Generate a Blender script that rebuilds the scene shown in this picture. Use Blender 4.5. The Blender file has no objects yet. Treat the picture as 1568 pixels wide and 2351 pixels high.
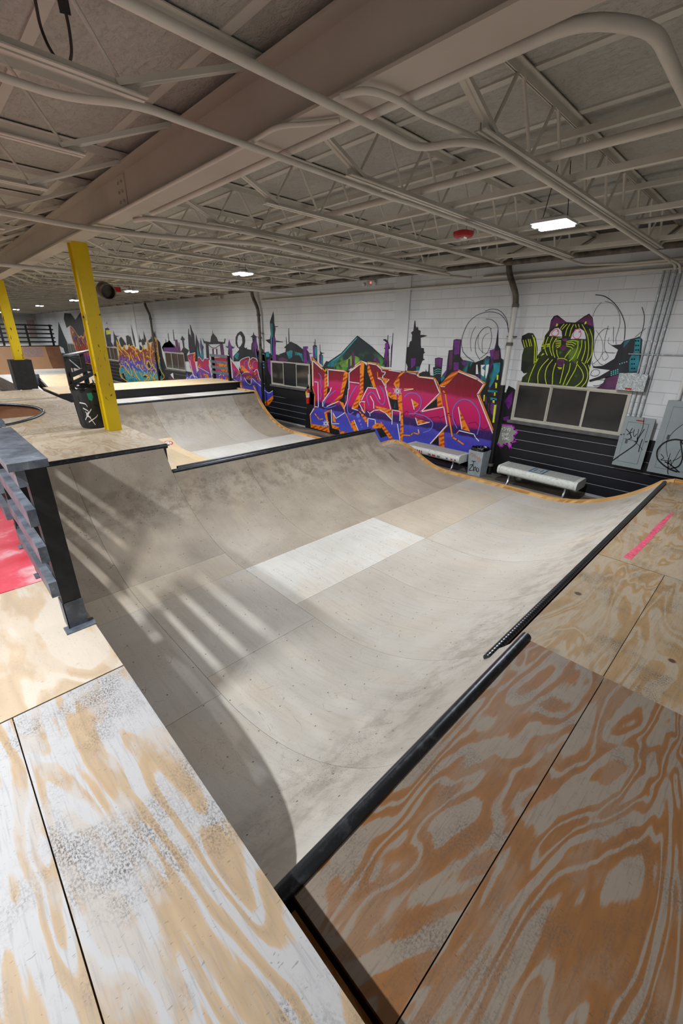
import bpy, bmesh, math, random
import numpy as np
from math import sin, cos, pi, sqrt, hypot
random.seed(7)

# ------------------------------------------------------------------ camera
# world: X towards the painted wall, Y along that wall away from us, Z up, ramp flat bottom at z = 0
IW, IH, FPX = 1568, 2351, 961.377
YAW, PITCH, ROLL = 0.77859859, 0.39809158, -0.01680295
HC = 2.75
def _rot():
    f = np.array([sin(YAW)*cos(PITCH), cos(YAW)*cos(PITCH), -sin(PITCH)])
    r = np.array([cos(YAW), -sin(YAW), 0.0]); d = np.cross(f, r)
    c, s = cos(ROLL), sin(ROLL)
    return np.array([c*r+s*d, -s*r+c*d, f])
CR = _rot()
def _ray(x, y): return CR.T @ np.array([(x-IW/2)/FPX, (y-IH/2)/FPX, 1.0])
def onx(x, y, X): d = _ray(x, y); t = X/d[0]; return (X, d[1]*t, d[2]*t+HC)
def onz(x, y, z): d = _ray(x, y); t = (z-HC)/d[2]; return (d[0]*t, d[1]*t, z)
def ony(x, y, Y): d = _ray(x, y); t = Y/d[1]; return (d[0]*t, Y, d[2]*t+HC)

scn = bpy.context.scene
col = scn.collection
from mathutils import Matrix, Vector
cam = bpy.data.cameras.new('camera'); camo = bpy.data.objects.new('camera', cam); col.objects.link(camo)
cam.sensor_fit = 'VERTICAL'; cam.sensor_height = 36.0; cam.lens = FPX/IH*36.0
cam.clip_start = 0.02; cam.clip_end = 200
r_, d_, f_ = CR
camo.matrix_world = Matrix(((r_[0], -d_[0], -f_[0], 0), (r_[1], -d_[1], -f_[1], 0), (r_[2], -d_[2], -f_[2], HC), (0, 0, 0, 1)))
scn.camera = camo

# ------------------------------------------------------------------ world and exposure
w = bpy.data.worlds.new('world'); scn.world = w; w.use_nodes = True
w.node_tree.nodes['Background'].inputs[0].default_value = (0.01, 0.011, 0.013, 1)
scn.view_settings.view_transform = 'Standard'; scn.view_settings.look = 'None'
scn.view_settings.gamma = 1.0; scn.view_settings.use_curve_mapping = False
scn.view_settings.exposure = 0.38
cy_ = scn.cycles
cy_.use_adaptive_sampling = True; cy_.adaptive_threshold = 0.05
cy_.max_bounces = 4; cy_.diffuse_bounces = 3; cy_.glossy_bounces = 1; cy_.transmission_bounces = 2; cy_.caustics_reflective = False; cy_.caustics_refractive = False
LAMP_W = {5.13: 118.0, -1.12: 145.0}   # watts of each hanging LED fixture, by row
LAMP_Y = [2.16+5.9*k for k in range(-1, 8)]
LAMP_ROWS = [5.13, -1.12]
LAMP_H = {5.13: 3.82, -1.12: 3.69}

# ------------------------------------------------------------------ helpers: materials
def srgb(h):
    h = h.lstrip('#'); c = [int(h[i:i+2], 16)/255 for i in (0, 2, 4)]
    return tuple((x/12.92 if x <= 0.04045 else ((x+0.055)/1.055)**2.4) for x in c)+(1.0,)
class NT:
    def __init__(s, name, rough=0.6, metal=0.0, spec=0.4):
        s.m = bpy.data.materials.new(name); s.m.use_nodes = True
        s.t = s.m.node_tree; s.n = s.t.nodes; s.l = s.t.links
        s.b = s.n['Principled BSDF']
        s.b.inputs['Roughness'].default_value = rough; s.b.inputs['Metallic'].default_value = metal
        s.b.inputs['Specular IOR Level'].default_value = spec
    def node(s, typ, **kw):
        n = s.n.new(typ)
        for k, v in kw.items(): setattr(n, k, v)
        return n
    def put(s, sock, v):
        if isinstance(v, bpy.types.NodeSocket): s.l.new(v, sock)
        else: sock.default_value = v
    def pos(s): return s.node('ShaderNodeNewGeometry').outputs['Position']
    def uv(s): return s.node('ShaderNodeUVMap').outputs['UV']
    def rnd(s): return s.node('ShaderNodeObjectInfo').outputs['Random']
    def sep(s, v): n = s.node('ShaderNodeSeparateXYZ'); s.put(n.inputs[0], v); return n.outputs
    def comb(s, x, y, z=0.0):
        n = s.node('ShaderNodeCombineXYZ')
        for i, q in enumerate((x, y, z)): s.put(n.inputs[i], q)
        return n.outputs[0]
    def mul(s, v, sc):
        n = s.node('ShaderNodeVectorMath', operation='MULTIPLY'); s.put(n.inputs[0], v); n.inputs[1].default_value = sc; return n.outputs[0]
    def math(s, op, a, b=0.0, c=0.0, clamp=False):
        n = s.node('ShaderNodeMath', operation=op, use_clamp=clamp); s.put(n.inputs[0], a); s.put(n.inputs[1], b); s.put(n.inputs[2], c); return n.outputs[0]
    def noise(s, v, scale, detail=3.0, rough=0.55, dist=0.0):
        n = s.node('ShaderNodeTexNoise'); s.put(n.inputs['Vector'], v); n.inputs['Scale'].default_value = scale
        n.inputs['Detail'].default_value = detail; n.inputs['Roughness'].default_value = rough; n.inputs['Distortion'].default_value = dist
        return n.outputs[0]
    def vor(s, v, scale, feature='F1'):
        n = s.node('ShaderNodeTexVoronoi', feature=feature); s.put(n.inputs['Vector'], v); n.inputs['Scale'].default_value = scale; return n.outputs[0]
    def ramp(s, v, stops, interp='LINEAR'):
        n = s.node('ShaderNodeValToRGB'); s.put(n.inputs[0], v); cr = n.color_ramp; cr.interpolation = interp
        while len(cr.elements) < len(stops): cr.elements.new(0.5)
        for e, (p, c) in zip(cr.elements, stops): e.position = p; e.color = c if len(c) == 4 else tuple(c)+(1,)
        return n.outputs[0]
    def step(s, v, a, b): # smooth 0..1 from a to b
        n = s.node('ShaderNodeMapRange', interpolation_type='SMOOTHSTEP'); s.put(n.inputs[0], v)
        n.inputs[1].default_value = a; n.inputs[2].default_value = b; return n.outputs[0]
    def mix(s, f, a, b, mode='MIX'):
        n = s.node('ShaderNodeMix', data_type='RGBA', blend_type=mode); s.put(n.inputs[0], f); s.put(n.inputs[6], a); s.put(n.inputs[7], b); return n.outputs[2]
    def bump(s, h, strength=0.3, dist=0.01):
        n = s.node('ShaderNodeBump'); s.put(n.inputs['Height'], h); n.inputs['Strength'].default_value = strength
        n.inputs['Distance'].default_value = dist; s.l.new(n.outputs[0], s.b.inputs['Normal'])
    def out(s, c): s.put(s.b.inputs['Base Color'], c); return s.m
M = {}
def flat(name, hexc, rough=0.6, metal=0.0, spec=0.4, vary=0.06, scale=6.0):
    t = NT(name, rough, metal, spec); c = srgb(hexc)
    n = t.noise(t.pos(), scale, 4)
    lo = tuple(x*(1-vary*2) for x in c[:3])+(1,); hi = tuple(min(1, x*(1+vary)) for x in c[:3])+(1,)
    M[name] = t.out(t.ramp(n, [(0.3, lo), (0.7, hi)])); return M[name]
def emit(name, hexc, strength):
    t = NT(name); c = srgb(hexc); t.put(t.b.inputs['Base Color'], (0.8, 0.8, 0.8, 1)); t.put(t.b.inputs['Emission Color'], c)
    t.b.inputs['Emission Strength'].default_value = strength; t.m.cycles.emission_sampling = 'NONE'; M[name] = t.m; return t.m

# ------------------------------------------------------------------ helpers: meshes
ORG = {}
class MB:
    def __init__(s): s.v = []; s.f = []; s.mi = []; s.uv = {}
    def add(s, vs, fs, mi=0):
        o = len(s.v); s.v += [tuple(map(float, p)) for p in vs]
        for f in fs: s.f.append([i+o for i in f]); s.mi.append(mi)
        return s
    def box(s, x0, x1, y0, y1, z0, z1, mi=0):
        return s.add([(x0,y0,z0),(x1,y0,z0),(x1,y1,z0),(x0,y1,z0),(x0,y0,z1),(x1,y0,z1),(x1,y1,z1),(x0,y1,z1)],
                     [(0,3,2,1),(4,5,6,7),(0,1,5,4),(1,2,6,5),(2,3,7,6),(3,0,4,7)], mi)
    def bar(s, a, b, w, h, up=(0,0,1), mi=0):       # rectangular bar from a to b
        a, b = Vector(a), Vector(b); d = (b-a).normalized(); u = Vector(up)
        if abs(d.dot(u)) > 0.99: u = Vector((1,0,0))
        sx = d.cross(u).normalized(); u = sx.cross(d).normalized(); vs = []
        for p in (a, b):
            for i, j in ((-1,-1),(1,-1),(1,1),(-1,1)): vs.append(p+sx*(i*w/2)+u*(j*h/2))
        return s.add(vs, [(0,3,2,1),(4,5,6,7),(0,1,5,4),(1,2,6,5),(2,3,7,6),(3,0,4,7)], mi)
    def tube(s, path, r, n=8, mi=0, cap=True, closed=False):
        P = [Vector(p) for p in path]; m = len(P); vs = []; prev = None
        for i, p in enumerate(P):
            if closed: d = (P[(i+1) % m]-P[i-1])
            else: d = P[min(i+1, m-1)]-P[max(i-1, 0)]
            d.normalize()
            if prev is None:
                u = Vector((0,0,1)) if abs(d.z) < 0.9 else Vector((1,0,0))
            else: u = prev
            sx = d.cross(u).normalized(); u = sx.cross(d).normalized(); prev = u
            rr = r[i] if isinstance(r, (list, tuple)) else r
            for k in range(n): a = 2*pi*k/n; vs.append(p+sx*(cos(a)*rr)+u*(sin(a)*rr))
        fs = []
        for i in range(m if closed else m-1):
            j = (i+1) % m
            for k in range(n): k2 = (k+1) % n; fs.append((i*n+k, i*n+k2, j*n+k2, j*n+k))
        if cap and not closed: fs += [tuple(range(n))[::-1], tuple((m-1)*n+k for k in range(n))]
        return s.add(vs, fs, mi)
    def lathe(s, prof, c=(0,0), n=24, mi=0):        # prof: (r, z)
        vs = []; m = len(prof)
        for r, z in prof:
            for k in range(n): a = 2*pi*k/n; vs.append((c[0]+r*cos(a), c[1]+r*sin(a), z))
        fs = [(i*n+k, i*n+(k+1) % n, (i+1)*n+(k+1) % n, (i+1)*n+k) for i in range(m-1) for k in range(n)]
        return s.add(vs, fs, mi)
    def prism(s, poly, axis, a, b, mi=0):           # poly in the other two axes, extruded along axis
        def P(u, v, t): return {'x': (t,u,v), 'y': (u,t,v), 'z': (u,v,t)}[axis]
        n = len(poly); vs = [P(u,v,a) for u,v in poly]+[P(u,v,b) for u,v in poly]
        fs = [tuple(range(n))[::-1], tuple(range(n, 2*n))]+[(i,(i+1)%n,n+(i+1)%n,n+i) for i in range(n)]
        return s.add(vs, fs, mi)
    def build(s, name, mats, parent=None, smooth=False, org=None, uvs=None, fix=True):
        me = bpy.data.meshes.new(name)
        o0 = Vector(org) if org is not None else (ORG[parent] if parent is not None else Vector((0,0,0)))
        if parent is not None and org is not None: o0 = Vector(org)
        me.from_pydata([Vector(p)-o0 for p in s.v], [], s.f)
        for m in (mats if isinstance(mats, (list, tuple)) else [mats]): me.materials.append(M[m] if isinstance(m, str) else m)
        me.polygons.foreach_set('material_index', s.mi)
        if uvs is not None:
            lay = me.uv_layers.new(name='UVMap')
            for lp in me.loops: lay.data[lp.index].uv = uvs[lp.vertex_index]
        if fix:
            bm = bmesh.new(); bm.from_mesh(me); bmesh.ops.recalc_face_normals(bm, faces=bm.faces); bm.to_mesh(me); bm.free()
        if smooth:
            me.polygons.foreach_set('use_smooth', [True]*len(me.polygons))
            try: me.set_sharp_from_angle(angle=math.radians(40))
            except Exception: pass
        me.update()
        o = bpy.data.objects.new(name, me); col.objects.link(o)
        if parent is not None:
            o.parent = parent; o.location = o0-ORG[parent]
        else: o.location = o0
        ORG[o] = o0
        return o
def thing(name, label, cat, loc=(0,0,0), group=None, kind=None):
    o = bpy.data.objects.new(name, None); col.objects.link(o); o.location = loc; ORG[o] = Vector(loc)
    o.empty_display_size = 0.1
    if label: o['label'] = label
    if cat: o['category'] = cat
    if group: o['group'] = group
    if kind: o['kind'] = kind
    return o
def tag(o, label, cat, group=None):
    o['label'] = label; o['category'] = cat
    if group: o['group'] = group
    return o
def copy_tree(o, loc, parent=None, label=None):
    c = o.copy(); col.objects.link(c)
    if parent is None: c.location = loc; ORG[c] = Vector(loc)
    else: c.parent = parent
    if label: c['label'] = label
    for ch in list(o.children): copy_tree(ch, None, c)
    return c
def pxs(crop, pts):
    x0, y0, s = crop
    return [(x0+a/s, y0+b/s) for a, b in pts]

# ------------------------------------------------------------------ materials
def ramp_ply(name, base, dark, scuff=0.5, seed=0.0):
    t = NT(name, 0.5, 0, 0.35); uv = t.uv(); p = t.mul(uv, (1,1,1))
    big = t.noise(p, 0.9+seed, 3, 0.6)
    c = t.ramp(big, [(0.3, srgb(dark)), (0.68, srgb(base))])
    warm = t.noise(t.mul(uv, (1.3,0.5,1)), 1.7, 2)
    c = t.mix(t.math('MULTIPLY', t.step(warm, 0.5, 0.75), 0.35), c, srgb('#c6b49b'))
    # short scuffs, mostly along the riding direction
    st = t.noise(t.mul(uv, (72,15,1)), 3.2, 2, 0.5, 1.6)
    zone = t.step(t.noise(p, 1.6, 3), 0.42, 0.68)
    k = t.math('MULTIPLY', t.step(st, 0.58, 0.68), t.math('ADD', t.math('MULTIPLY', zone, 0.75), 0.18))
    zz = t.sep(t.pos())[2]
    wear = t.math('MULTIPLY', t.step(zz, 0.22, 0.5), t.step(zz, 0.95, 0.62))
    k = t.math('MULTIPLY', k, t.math('ADD', t.math('MULTIPLY', wear, 0.7), scuff))
    c = t.mix(t.math('MULTIPLY', t.math('MULTIPLY', wear, t.step(t.noise(p, 5.0, 3, 0.7), 0.4, 0.66)), 0.45*scuff), c, srgb('#6a5d4e'))
    c = t.mix(t.math('MULTIPLY', k, 0.7), c, srgb('#554c42'))
    sm_ = t.noise(t.mul(uv, (22,1.3,1)), 1.4, 3, 0.6); c = t.mix(t.math('MULTIPLY', t.step(sm_, 0.45, 0.75), 0.22), c, srgb('#8d8478'))
    # long thin scratches
    sc = t.noise(t.mul(uv, (2.2,0.9,1)), 1.9, 1, 0.4, 1.5)
    ln = t.math('LESS_THAN', t.math('ABSOLUTE', t.math('SUBTRACT', sc, 0.5)), 0.0016)
    for sx_, sy_, ss in ((5.0,3.0,2.1),(3.0,7.0,2.7)):
        q_ = t.noise(t.mul(uv, (sx_,sy_,1)), ss, 1, 0.4, 1.1); l2 = t.math('LESS_THAN', t.math('ABSOLUTE', t.math('SUBTRACT', q_, 0.47)), 0.0035)
        b2 = t.step(t.noise(t.mul(uv, (1.3,1,1)), 9.0+ss, 1), 0.56, 0.62); c = t.mix(t.math('MULTIPLY', t.math('MULTIPLY', l2, b2), 0.45), c, srgb('#5d5042'))
    brk = t.step(t.noise(p, 7.0, 1), 0.5, 0.56)
    c = t.mix(t.math('MULTIPLY', t.math('MULTIPLY', ln, brk), 0.6), c, srgb('#4a4036'))
    # screw heads
    sp = t.sep(t.mul(uv, (1/0.3, 1/0.3, 1)))
    cell = t.comb(t.math('FLOOR', sp[0]), t.math('FLOOR', sp[1]))
    wn = t.node('ShaderNodeTexWhiteNoise', noise_dimensions='2D'); t.put(wn.inputs['Vector'], cell)
    wc = t.sep(wn.outputs['Color'])
    fx = t.math('SUBTRACT', t.math('FRACT', sp[0]), t.math('ADD', t.math('MULTIPLY', wc[0], 0.7), 0.15))
    fy = t.math('SUBTRACT', t.math('FRACT', sp[1]), t.math('ADD', t.math('MULTIPLY', wc[1], 0.7), 0.15))
    dd = t.math('ADD', t.math('MULTIPLY', fx, fx), t.math('MULTIPLY', fy, fy))
    c = t.mix(t.math('MULTIPLY', t.math('LESS_THAN', dd, 0.0004), 0.85), c, srgb('#26221e'))
    t.bump(st, 0.05, 0.004)
    M[name] = t.out(c)
ramp_ply('ramp_sheet', '#bbb7b0', '#aca69d', 0.8)
ramp_ply('ramp_sheet_worn', '#b0a799', '#998e80', 1.15, 0.4)
ramp_ply('ramp_sheet_pale', '#d2d1cd', '#c4c2bc', 0.5, 0.2)
ramp_ply('ramp_sheet_warm', '#bdb4a5', '#b0a594', 0.6, 0.6)
ramp_ply('ramp_sheet_tan', '#b98d66', '#a87d58', 0.25, 0.1)
ramp_ply('ramp_sheet_birch', '#e0cba9', '#d3b98f', 0.3, 0.3)

def grain_ply(name, early, late, dirt, freq=9.0, warp=1.4, dirtk=0.5, fine=0.5, seed=0.0, stretch=0.32, sc0=2.3, wk=0.6):
    # rotary-cut face veneer: broad contour grain, long axis along v
    t = NT(name, 0.55, 0, 0.3); uv = t.uv(); ad = t.node('ShaderNodeVectorMath', operation='ADD')
    t.put(ad.inputs[0], uv); ad.inputs[1].default_value = (seed*3.1, seed*5.7, 0); uv = ad.outputs[0]
    f = t.noise(t.mul(uv, (1.0, stretch, 1)), sc0, 2.0, 0.45, warp)
    f = t.math('ADD', f, t.math('MULTIPLY', t.noise(t.mul(uv, (20, 3.0, 1)), 1.6, 2, 0.65), 0.045))
    f = t.math('ADD', f, t.math('MULTIPLY', t.noise(t.mul(uv, (5, 1.6, 1)), 1.4, 2, 0.5), 0.13))
    band = t.math('PINGPONG', t.math('MULTIPLY', f, freq), 0.5)
    lt2 = tuple(x*0.86 for x in srgb(late)[:3])+(1,)
    g = t.ramp(band, [(0.15, srgb(early)), (0.19, srgb(late)), (0.34, lt2), (0.42, srgb(late)), (0.455, srgb(early))])
    wide = t.step(t.noise(t.mul(uv, (1.6,0.5,1)), 2.3, 5, 0.6), 0.47, 0.56)
    g = t.mix(t.math('MULTIPLY', wide, wk), g, srgb(early))
    fib = t.noise(t.mul(uv, (60,3,1)), 2.0, 2)
    g = t.mix(t.math('MULTIPLY', t.step(fib, 0.5, 0.72), 0.35*fine), g, srgb(dirt))
    grime = t.noise(uv, 2.4, 4, 0.7)
    speck = t.noise(t.mul(uv, (1.6,1,1)), 95.0, 4, 0.75)
    g = t.mix(t.math('MULTIPLY', t.math('MULTIPLY', t.step(grime, 0.45, 0.7), t.step(speck, 0.42, 0.62)), dirtk), g, srgb('#47423f'))
    sc = t.noise(t.mul(uv, (40,120,1)), 1.6, 1.0, 0.5, 0.6)
    g = t.mix(t.math('MULTIPLY', t.step(sc, 0.70, 0.74), 0.4), g, srgb('#332a24'))
    v = t.vor(uv, 1.5); g = t.mix(t.step(v, 0.05, 0.03), g, srgb('#4a3527'))
    t.bump(t.math('ADD', band, t.math('MULTIPLY', fib, 0.3)), 0.12, 0.006)
    M[name] = t.out(g)
grain_ply('deck_brown', '#7b7064', '#7a532e', '#58483a', 5.2, 1.1, 0.8, 1.0, 0.3, 0.25, 2.9, 0.35)
grain_ply('deck_right', '#988a76', '#957a56', '#6e6256', 4.2, 1.0, 1.0, 1.0, 1.2, 0.24, 3.2, 0.6)
grain_ply('deck_grey', '#9f9fa0', '#a08b70', '#747476', 3.8, 0.9, 1.0, 1.0, 2.1, 0.22, 3.4, 0.72)
grain_ply('deck_fresh', '#b1a79a', '#aa977f', '#a59480', 2.6, 0.9, 0.12, 0.5, 3.7)
grain_ply('deck_far', '#b9ab97', '#ae9b82', '#9a8c7c', 5.0, 1.0, 0.35, 0.8, 4.4)
grain_ply('deck_far_grey', '#a89d8d', '#a08a6e', '#7d7366', 7.0, 1.0, 0.5, 0.9, 5.4)
grain_ply('trim_ply', '#d9ad70', '#b98547', '#8b6133', 12.0, 0.6, 0.25, 0.8, 6.2, 0.1)
grain_ply('ply_edge', '#8c6a45', '#6e4f31', '#4e3926', 12.0, 0.6, 0.5, 0.8, 7.2, 0.1)

def red_deck():
    t = NT('deck_red', 0.5); uv = t.uv(); n = t.noise(uv, 2.6, 5, 0.6)
    c = t.ramp(n, [(0.36, srgb('#b3152c')), (0.52, srgb('#c23b4e')), (0.66, srgb('#c9a2a4'))])
    M['deck_red'] = t.out(c)
red_deck()
def steel(name, hexc, rough, metal=0.85):
    t = NT(name, rough, metal); p = t.pos(); n = t.noise(p, 18, 4, 0.65)
    c = t.mix(t.step(n, 0.5, 0.7), srgb(hexc), tuple(x*1.9 for x in srgb(hexc)[:3])+(1,))
    t.put(t.b.inputs['Roughness'], t.math('ADD', t.math('MULTIPLY', n, 0.25), rough-0.1)); M[name] = t.out(c)
steel('coping_steel', '#3a3d42', 0.35)
def ribbed_glints():
    t = NT('coping_ribbed_glints', 0.3, 0.85); p = t.pos(); s = t.sep(p); h = t.math('SINE', t.math('MULTIPLY', s[0], 2*pi/0.034)); t.bump(h, 0.18, 0.003)
    M['coping_ribbed_glints'] = t.out(t.mix(t.step(h, 0.2, 0.9), srgb('#33363b'), srgb('#54585e')))  # lighter stripes: highlights on the ribs, painted into the colour
ribbed_glints()
steel('bright_steel', '#9fa4a8', 0.3)
steel('galvanised', '#9aa2a6', 0.45, 0.6)
def galv():
    t = NT('galv_box', 0.4, 0.5); p = t.pos(); v = t.node('ShaderNodeTexVoronoi'); t.put(v.inputs['Vector'], p); v.inputs['Scale'].default_value = 70
    M['galv_box'] = t.out(t.ramp(t.sep(v.outputs['Color'])[0], [(0.1, srgb('#8e979b')), (0.9, srgb('#c9d0d3'))]))
galv()
def roof_paint(name, hexc, dirt, scale=30.0, bump=0.0, vary=0.5):
    t = NT(name, 0.75, 0, 0.25); p = t.pos(); n = t.noise(p, 1.3, 4); c = t.mix(t.math('MULTIPLY', t.step(n, 0.4, 0.7), vary), srgb(hexc), srgb(dirt))
    if bump:
        h = t.noise(t.mul(p, (1.0,0.55,1.0)), scale, 4, 0.7, 1.5); t.bump(h, bump, 0.02)
        c = t.mix(t.math('MULTIPLY', t.step(h, 0.62, 0.5), 0.4), srgb(dirt), c)
    M[name] = t.out(c)
roof_paint('ceiling_board', '#d0cfc8', '#aaa8a0', 26.0, 0.9)
roof_paint('ceiling_strip', '#c6c3ba', '#b3b0a7')
roof_paint('roof_steel', '#d8d4ca', '#b8b3a8')
roof_paint('beam_paint', '#bdb5aa', '#aaa296')
roof_paint('pipe_paint', '#d6d1c7', '#b6b1a7')
roof_paint('pipe_white', '#cfcfcb', '#b3b2ac')
def block(name, hexc, hex2, rough):
    t = NT(name, rough, 0, 0.35); p = t.pos(); n = t.noise(p, 0.8, 4); f = t.noise(p, 60, 3)
    c = t.mix(t.step(n, 0.35, 0.7), srgb(hexc), srgb(hex2)); t.bump(f, 0.15, 0.004)
    r = t.math('MULTIPLY', t.rnd(), 0.12); c = t.mix(r, c, srgb('#8a8a86') if name == 'block_white' else srgb('#000000'))
    M[name] = t.out(c)
block('block_white', '#dcdfe3', '#ced1d6', 0.6)
block('block_black', '#1a1c25', '#12131a', 0.45)
flat('mortar', '#a9abac'); flat('mortar_dark', '#4b4d54')
def conc():
    t = NT('concrete', 0.6); p = t.pos(); n = t.noise(t.mul(p, (1.6,0.5,1)), 1.4, 6, 0.65, 0.8)
    M['concrete'] = t.out(t.ramp(n, [(0.32, srgb('#3c3833')), (0.5, srgb('#6e6860')), (0.62, srgb('#8d857a'))]))
conc()
flat('wall_paint', '#b9b8b4'); flat('siding', '#c8c9c6', vary=0.03); flat('black_paint', '#17171a', 0.45, vary=0.2, scale=14)
flat('black_gloss', '#121214', 0.3, vary=0.2); flat('rail_black', '#141416', 0.4, vary=0.3, scale=20)
def wornblack():
    t = NT('rail_grey', 0.42); p = t.pos(); n = t.noise(p, 9, 5, 0.7); M['rail_grey'] = t.out(t.ramp(n, [(0.4, srgb('#3d434c')), (0.62, srgb('#5d646d')), (0.75, srgb('#858a8f'))]))
wornblack()
def yellow():
    t = NT('column_yellow', 0.42, 0, 0.45); p = t.pos(); n = t.noise(t.mul(p, (14,14,4)), 1.5, 2, 0.5, 0.8)
    z = t.sep(p)[2]; zone = t.math('MULTIPLY', t.step(z, 1.5, 1.9), t.step(z, 3.4, 2.9))
    k = t.math('MULTIPLY', t.step(n, 0.65, 0.67), zone)
    g = t.noise(p, 1.1, 3); c = t.mix(t.step(g, 0.4, 0.7), srgb('#dcc008'), srgb('#cdae06')); M['column_yellow'] = t.out(t.mix(k, c, srgb('#1a1712')))
yellow()
flat('pad_black', '#1a1a1d', 0.55, vary=0.3, scale=12)
flat('window_frame', '#b5b2a6', 0.5); flat('sill_grey', '#5c5b5c', 0.6, vary=0.2)
def pane():
    t = NT('window_glass', 0.08, 0, 0.6); p = t.pos(); n = t.noise(p, 1.2, 3); t.put(t.b.inputs['Roughness'], t.math('ADD', t.math('MULTIPLY', n, 0.15), 0.04))
    M['window_glass'] = t.out(t.ramp(n, [(0.3, srgb('#2b2a2b')), (0.7, srgb('#403e3d'))]))
pane()
def bench():
    t = NT('bench_white', 0.5); p = t.pos(); n = t.noise(p, 22, 5, 0.7); M['bench_white'] = t.out(t.ramp(n, [(0.3, srgb('#8f938f')), (0.42, srgb('#c6cac6')), (0.7, srgb('#d6d9d5'))]))
    t = NT('bench_mesh', 0.55); p = t.pos(); v = t.vor(p, 75); M['bench_mesh'] = t.out(t.ramp(v, [(0.25, srgb('#6e7270')), (0.5, srgb('#b6bab6'))]))
bench()
flat('panel_grey', '#8d979b', 0.45, vary=0.04); flat('panel_line', '#5d666a'); flat('label_orange', '#c2482a'); flat('label_text', '#4b1d12')
flat('bin_grey', '#9aa5ad', 0.5, vary=0.1, scale=9); flat('bin_dark', '#2c3033', 0.45, vary=0.2, scale=8); flat('bag_black', '#0e0e10', 0.22, vary=0.4, scale=25)
flat('paint_white', '#e8e8ea', 0.5, vary=0.03); flat('paint_black', '#0f0f12', 0.5, vary=0.2); flat('paint_teal', '#1a8a72', 0.5); flat('paint_grey', '#8c8f88', 0.5, vary=0.08)
flat('ext_red', '#c21a17', 0.3); flat('ext_yellow', '#e0b012', 0.5); flat('ext_label', '#d8d8d8', 0.5); flat('horn_red', '#a81c20', 0.4)
flat('lamp_body', '#c9c9c6', 0.5); flat('bowl_brown', '#8a6247', 0.5, vary=0.1, scale=2); flat('tan_ramp', '#c59a74', 0.55, vary=0.06, scale=1.2)
flat('notice', '#b39a94', 0.7, vary=0.15, scale=20); flat('rust', '#6b625a', 0.6, vary=0.35, scale=6); flat('cable', '#1b1a18', 0.5)
flat('sticker_pink', '#c9506a', 0.5, vary=0.2, scale=30); flat('sticker_red', '#c02b34', 0.4); flat('sticker_blue', '#3c6f95', 0.5); flat('bin_orange', '#d07a35', 0.5); flat('gap_dark', '#3a2a1c', 0.7, vary=0.3)
emit('lamp_glow', '#eef4ff', 14.0); emit('exit_glow', '#ff3030', 2.0)

# ------------------------------------------------------------------ room shell
WX = 8.96; FZ = -0.1; CZ = 4.42; XL = -7.0; YB = -5.0; YE = 48.0
def struct(o): o['kind'] = 'structure'; return o
struct(MB().box(XL, WX+0.3, YB, YE, FZ-0.2, FZ).build('floor', 'concrete'))
WIN = [(1.86+8.72*k, 3.94+8.72*k) for k in range(0, 5)]       # window bays along the wall
ZS, ZT = 1.15, 1.93
b = MB(); y = YB
for a, c in WIN:
    b.box(WX+0.003, WX+0.25, y, a, FZ-0.2, 4.6); b.box(WX+0.003, WX+0.25, a, c, FZ-0.2, ZS); b.box(WX+0.003, WX+0.25, a, c, ZT, 4.6); y = c
b.box(WX+0.003, WX+0.25, y, YE, FZ-0.2, 4.6)
wall = struct(b.build('wall_right', 'mortar')); ORG[wall] = Vector((0,0,0))
wall['label'] = 'long white block wall covered in spray-painted murals, black along its foot'
# concrete blocks 0.4 x 0.2 m
BL, BH = 0.4, 0.2
def blocks():
    spans = []
    for k in range(0, 21):
        z0 = -0.05+BH*k
        off = 0.2 if k % 2 else 0.0
        yy = -1.2+off
        while yy < YE-0.1:
            y0, y1 = yy, yy+BL; yy += BL
            segs = [(y0, y1)]
            if z0+BH/2 > ZS and z0+BH/2 < ZT+0.02:
                for a, c in WIN:
                    ns = []
                    for p, q in segs:
                        if q <= a or p >= c: ns.append((p, q)); continue
                        if p < a: ns.append((p, a))
                        if q > c: ns.append((c, q))
                    segs = ns
            for p, q in segs:
                if q-p > 0.04: spans.append((p, q, z0))
    return spans
sp = blocks()
def shape(L, black=False):
    g = 0.0035; e = 0.003
    vg = 0.0 if black else 0.0008; y0, y1, z0, z1 = vg, L-vg, g, BH-g; ve = 0.0 if black else 0.0012
    vs = [(0.004,y0,z0),(0.004,y1,z0),(0.004,y1,z1),(0.004,y0,z1),(e,y0,z0),(e,y1,z0),(e,y1,z1),(e,y0,z1),(0,y0+ve,z0+e),(0,y1-ve,z0+e),(0,y1-ve,z1-e),(0,y0+ve,z1-e)]
    fs = [(8,11,10,9),(4,8,9,5),(5,9,10,6),(6,10,11,7),(7,11,8,4),(0,4,5,1),(1,5,6,2),(2,6,7,3),(3,7,4,0)]
    return vs, fs
def key(s):   # nearest, not behind the ramps
    p, q, z0 = s; return (p if p > 0.8 else 50-p) + (0 if z0 > 0.3 else 12)
sp.sort(key=key)
meshes = {}
rest = {0: MB(), 1: MB()}
for i, (p, q, z0) in enumerate(sp):
    L = round(q-p, 3); black = z0 < 1.1
    vs, fs = shape(L, black)
    if i < 300:
        k2 = (L, black)
        if k2 not in meshes:
            me = bpy.data.meshes.new('block'); me.from_pydata(vs, [], fs); me.materials.append(M['block_black' if black else 'block_white']); meshes[k2] = me
        o = bpy.data.objects.new('block', meshes[k2]); col.objects.link(o); o.parent = wall; o.location = (WX, p, z0)
    else:
        rest[1 if black else 0].add([(x+WX, yy+p, zz+z0) for x, yy, zz in vs], fs)
for k, nm in ((0, 'block_white'), (1, 'block_black')):
    o = rest[k].build('distant_blocks', nm, wall, fix=False); o['kind'] = 'stuff'
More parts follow.
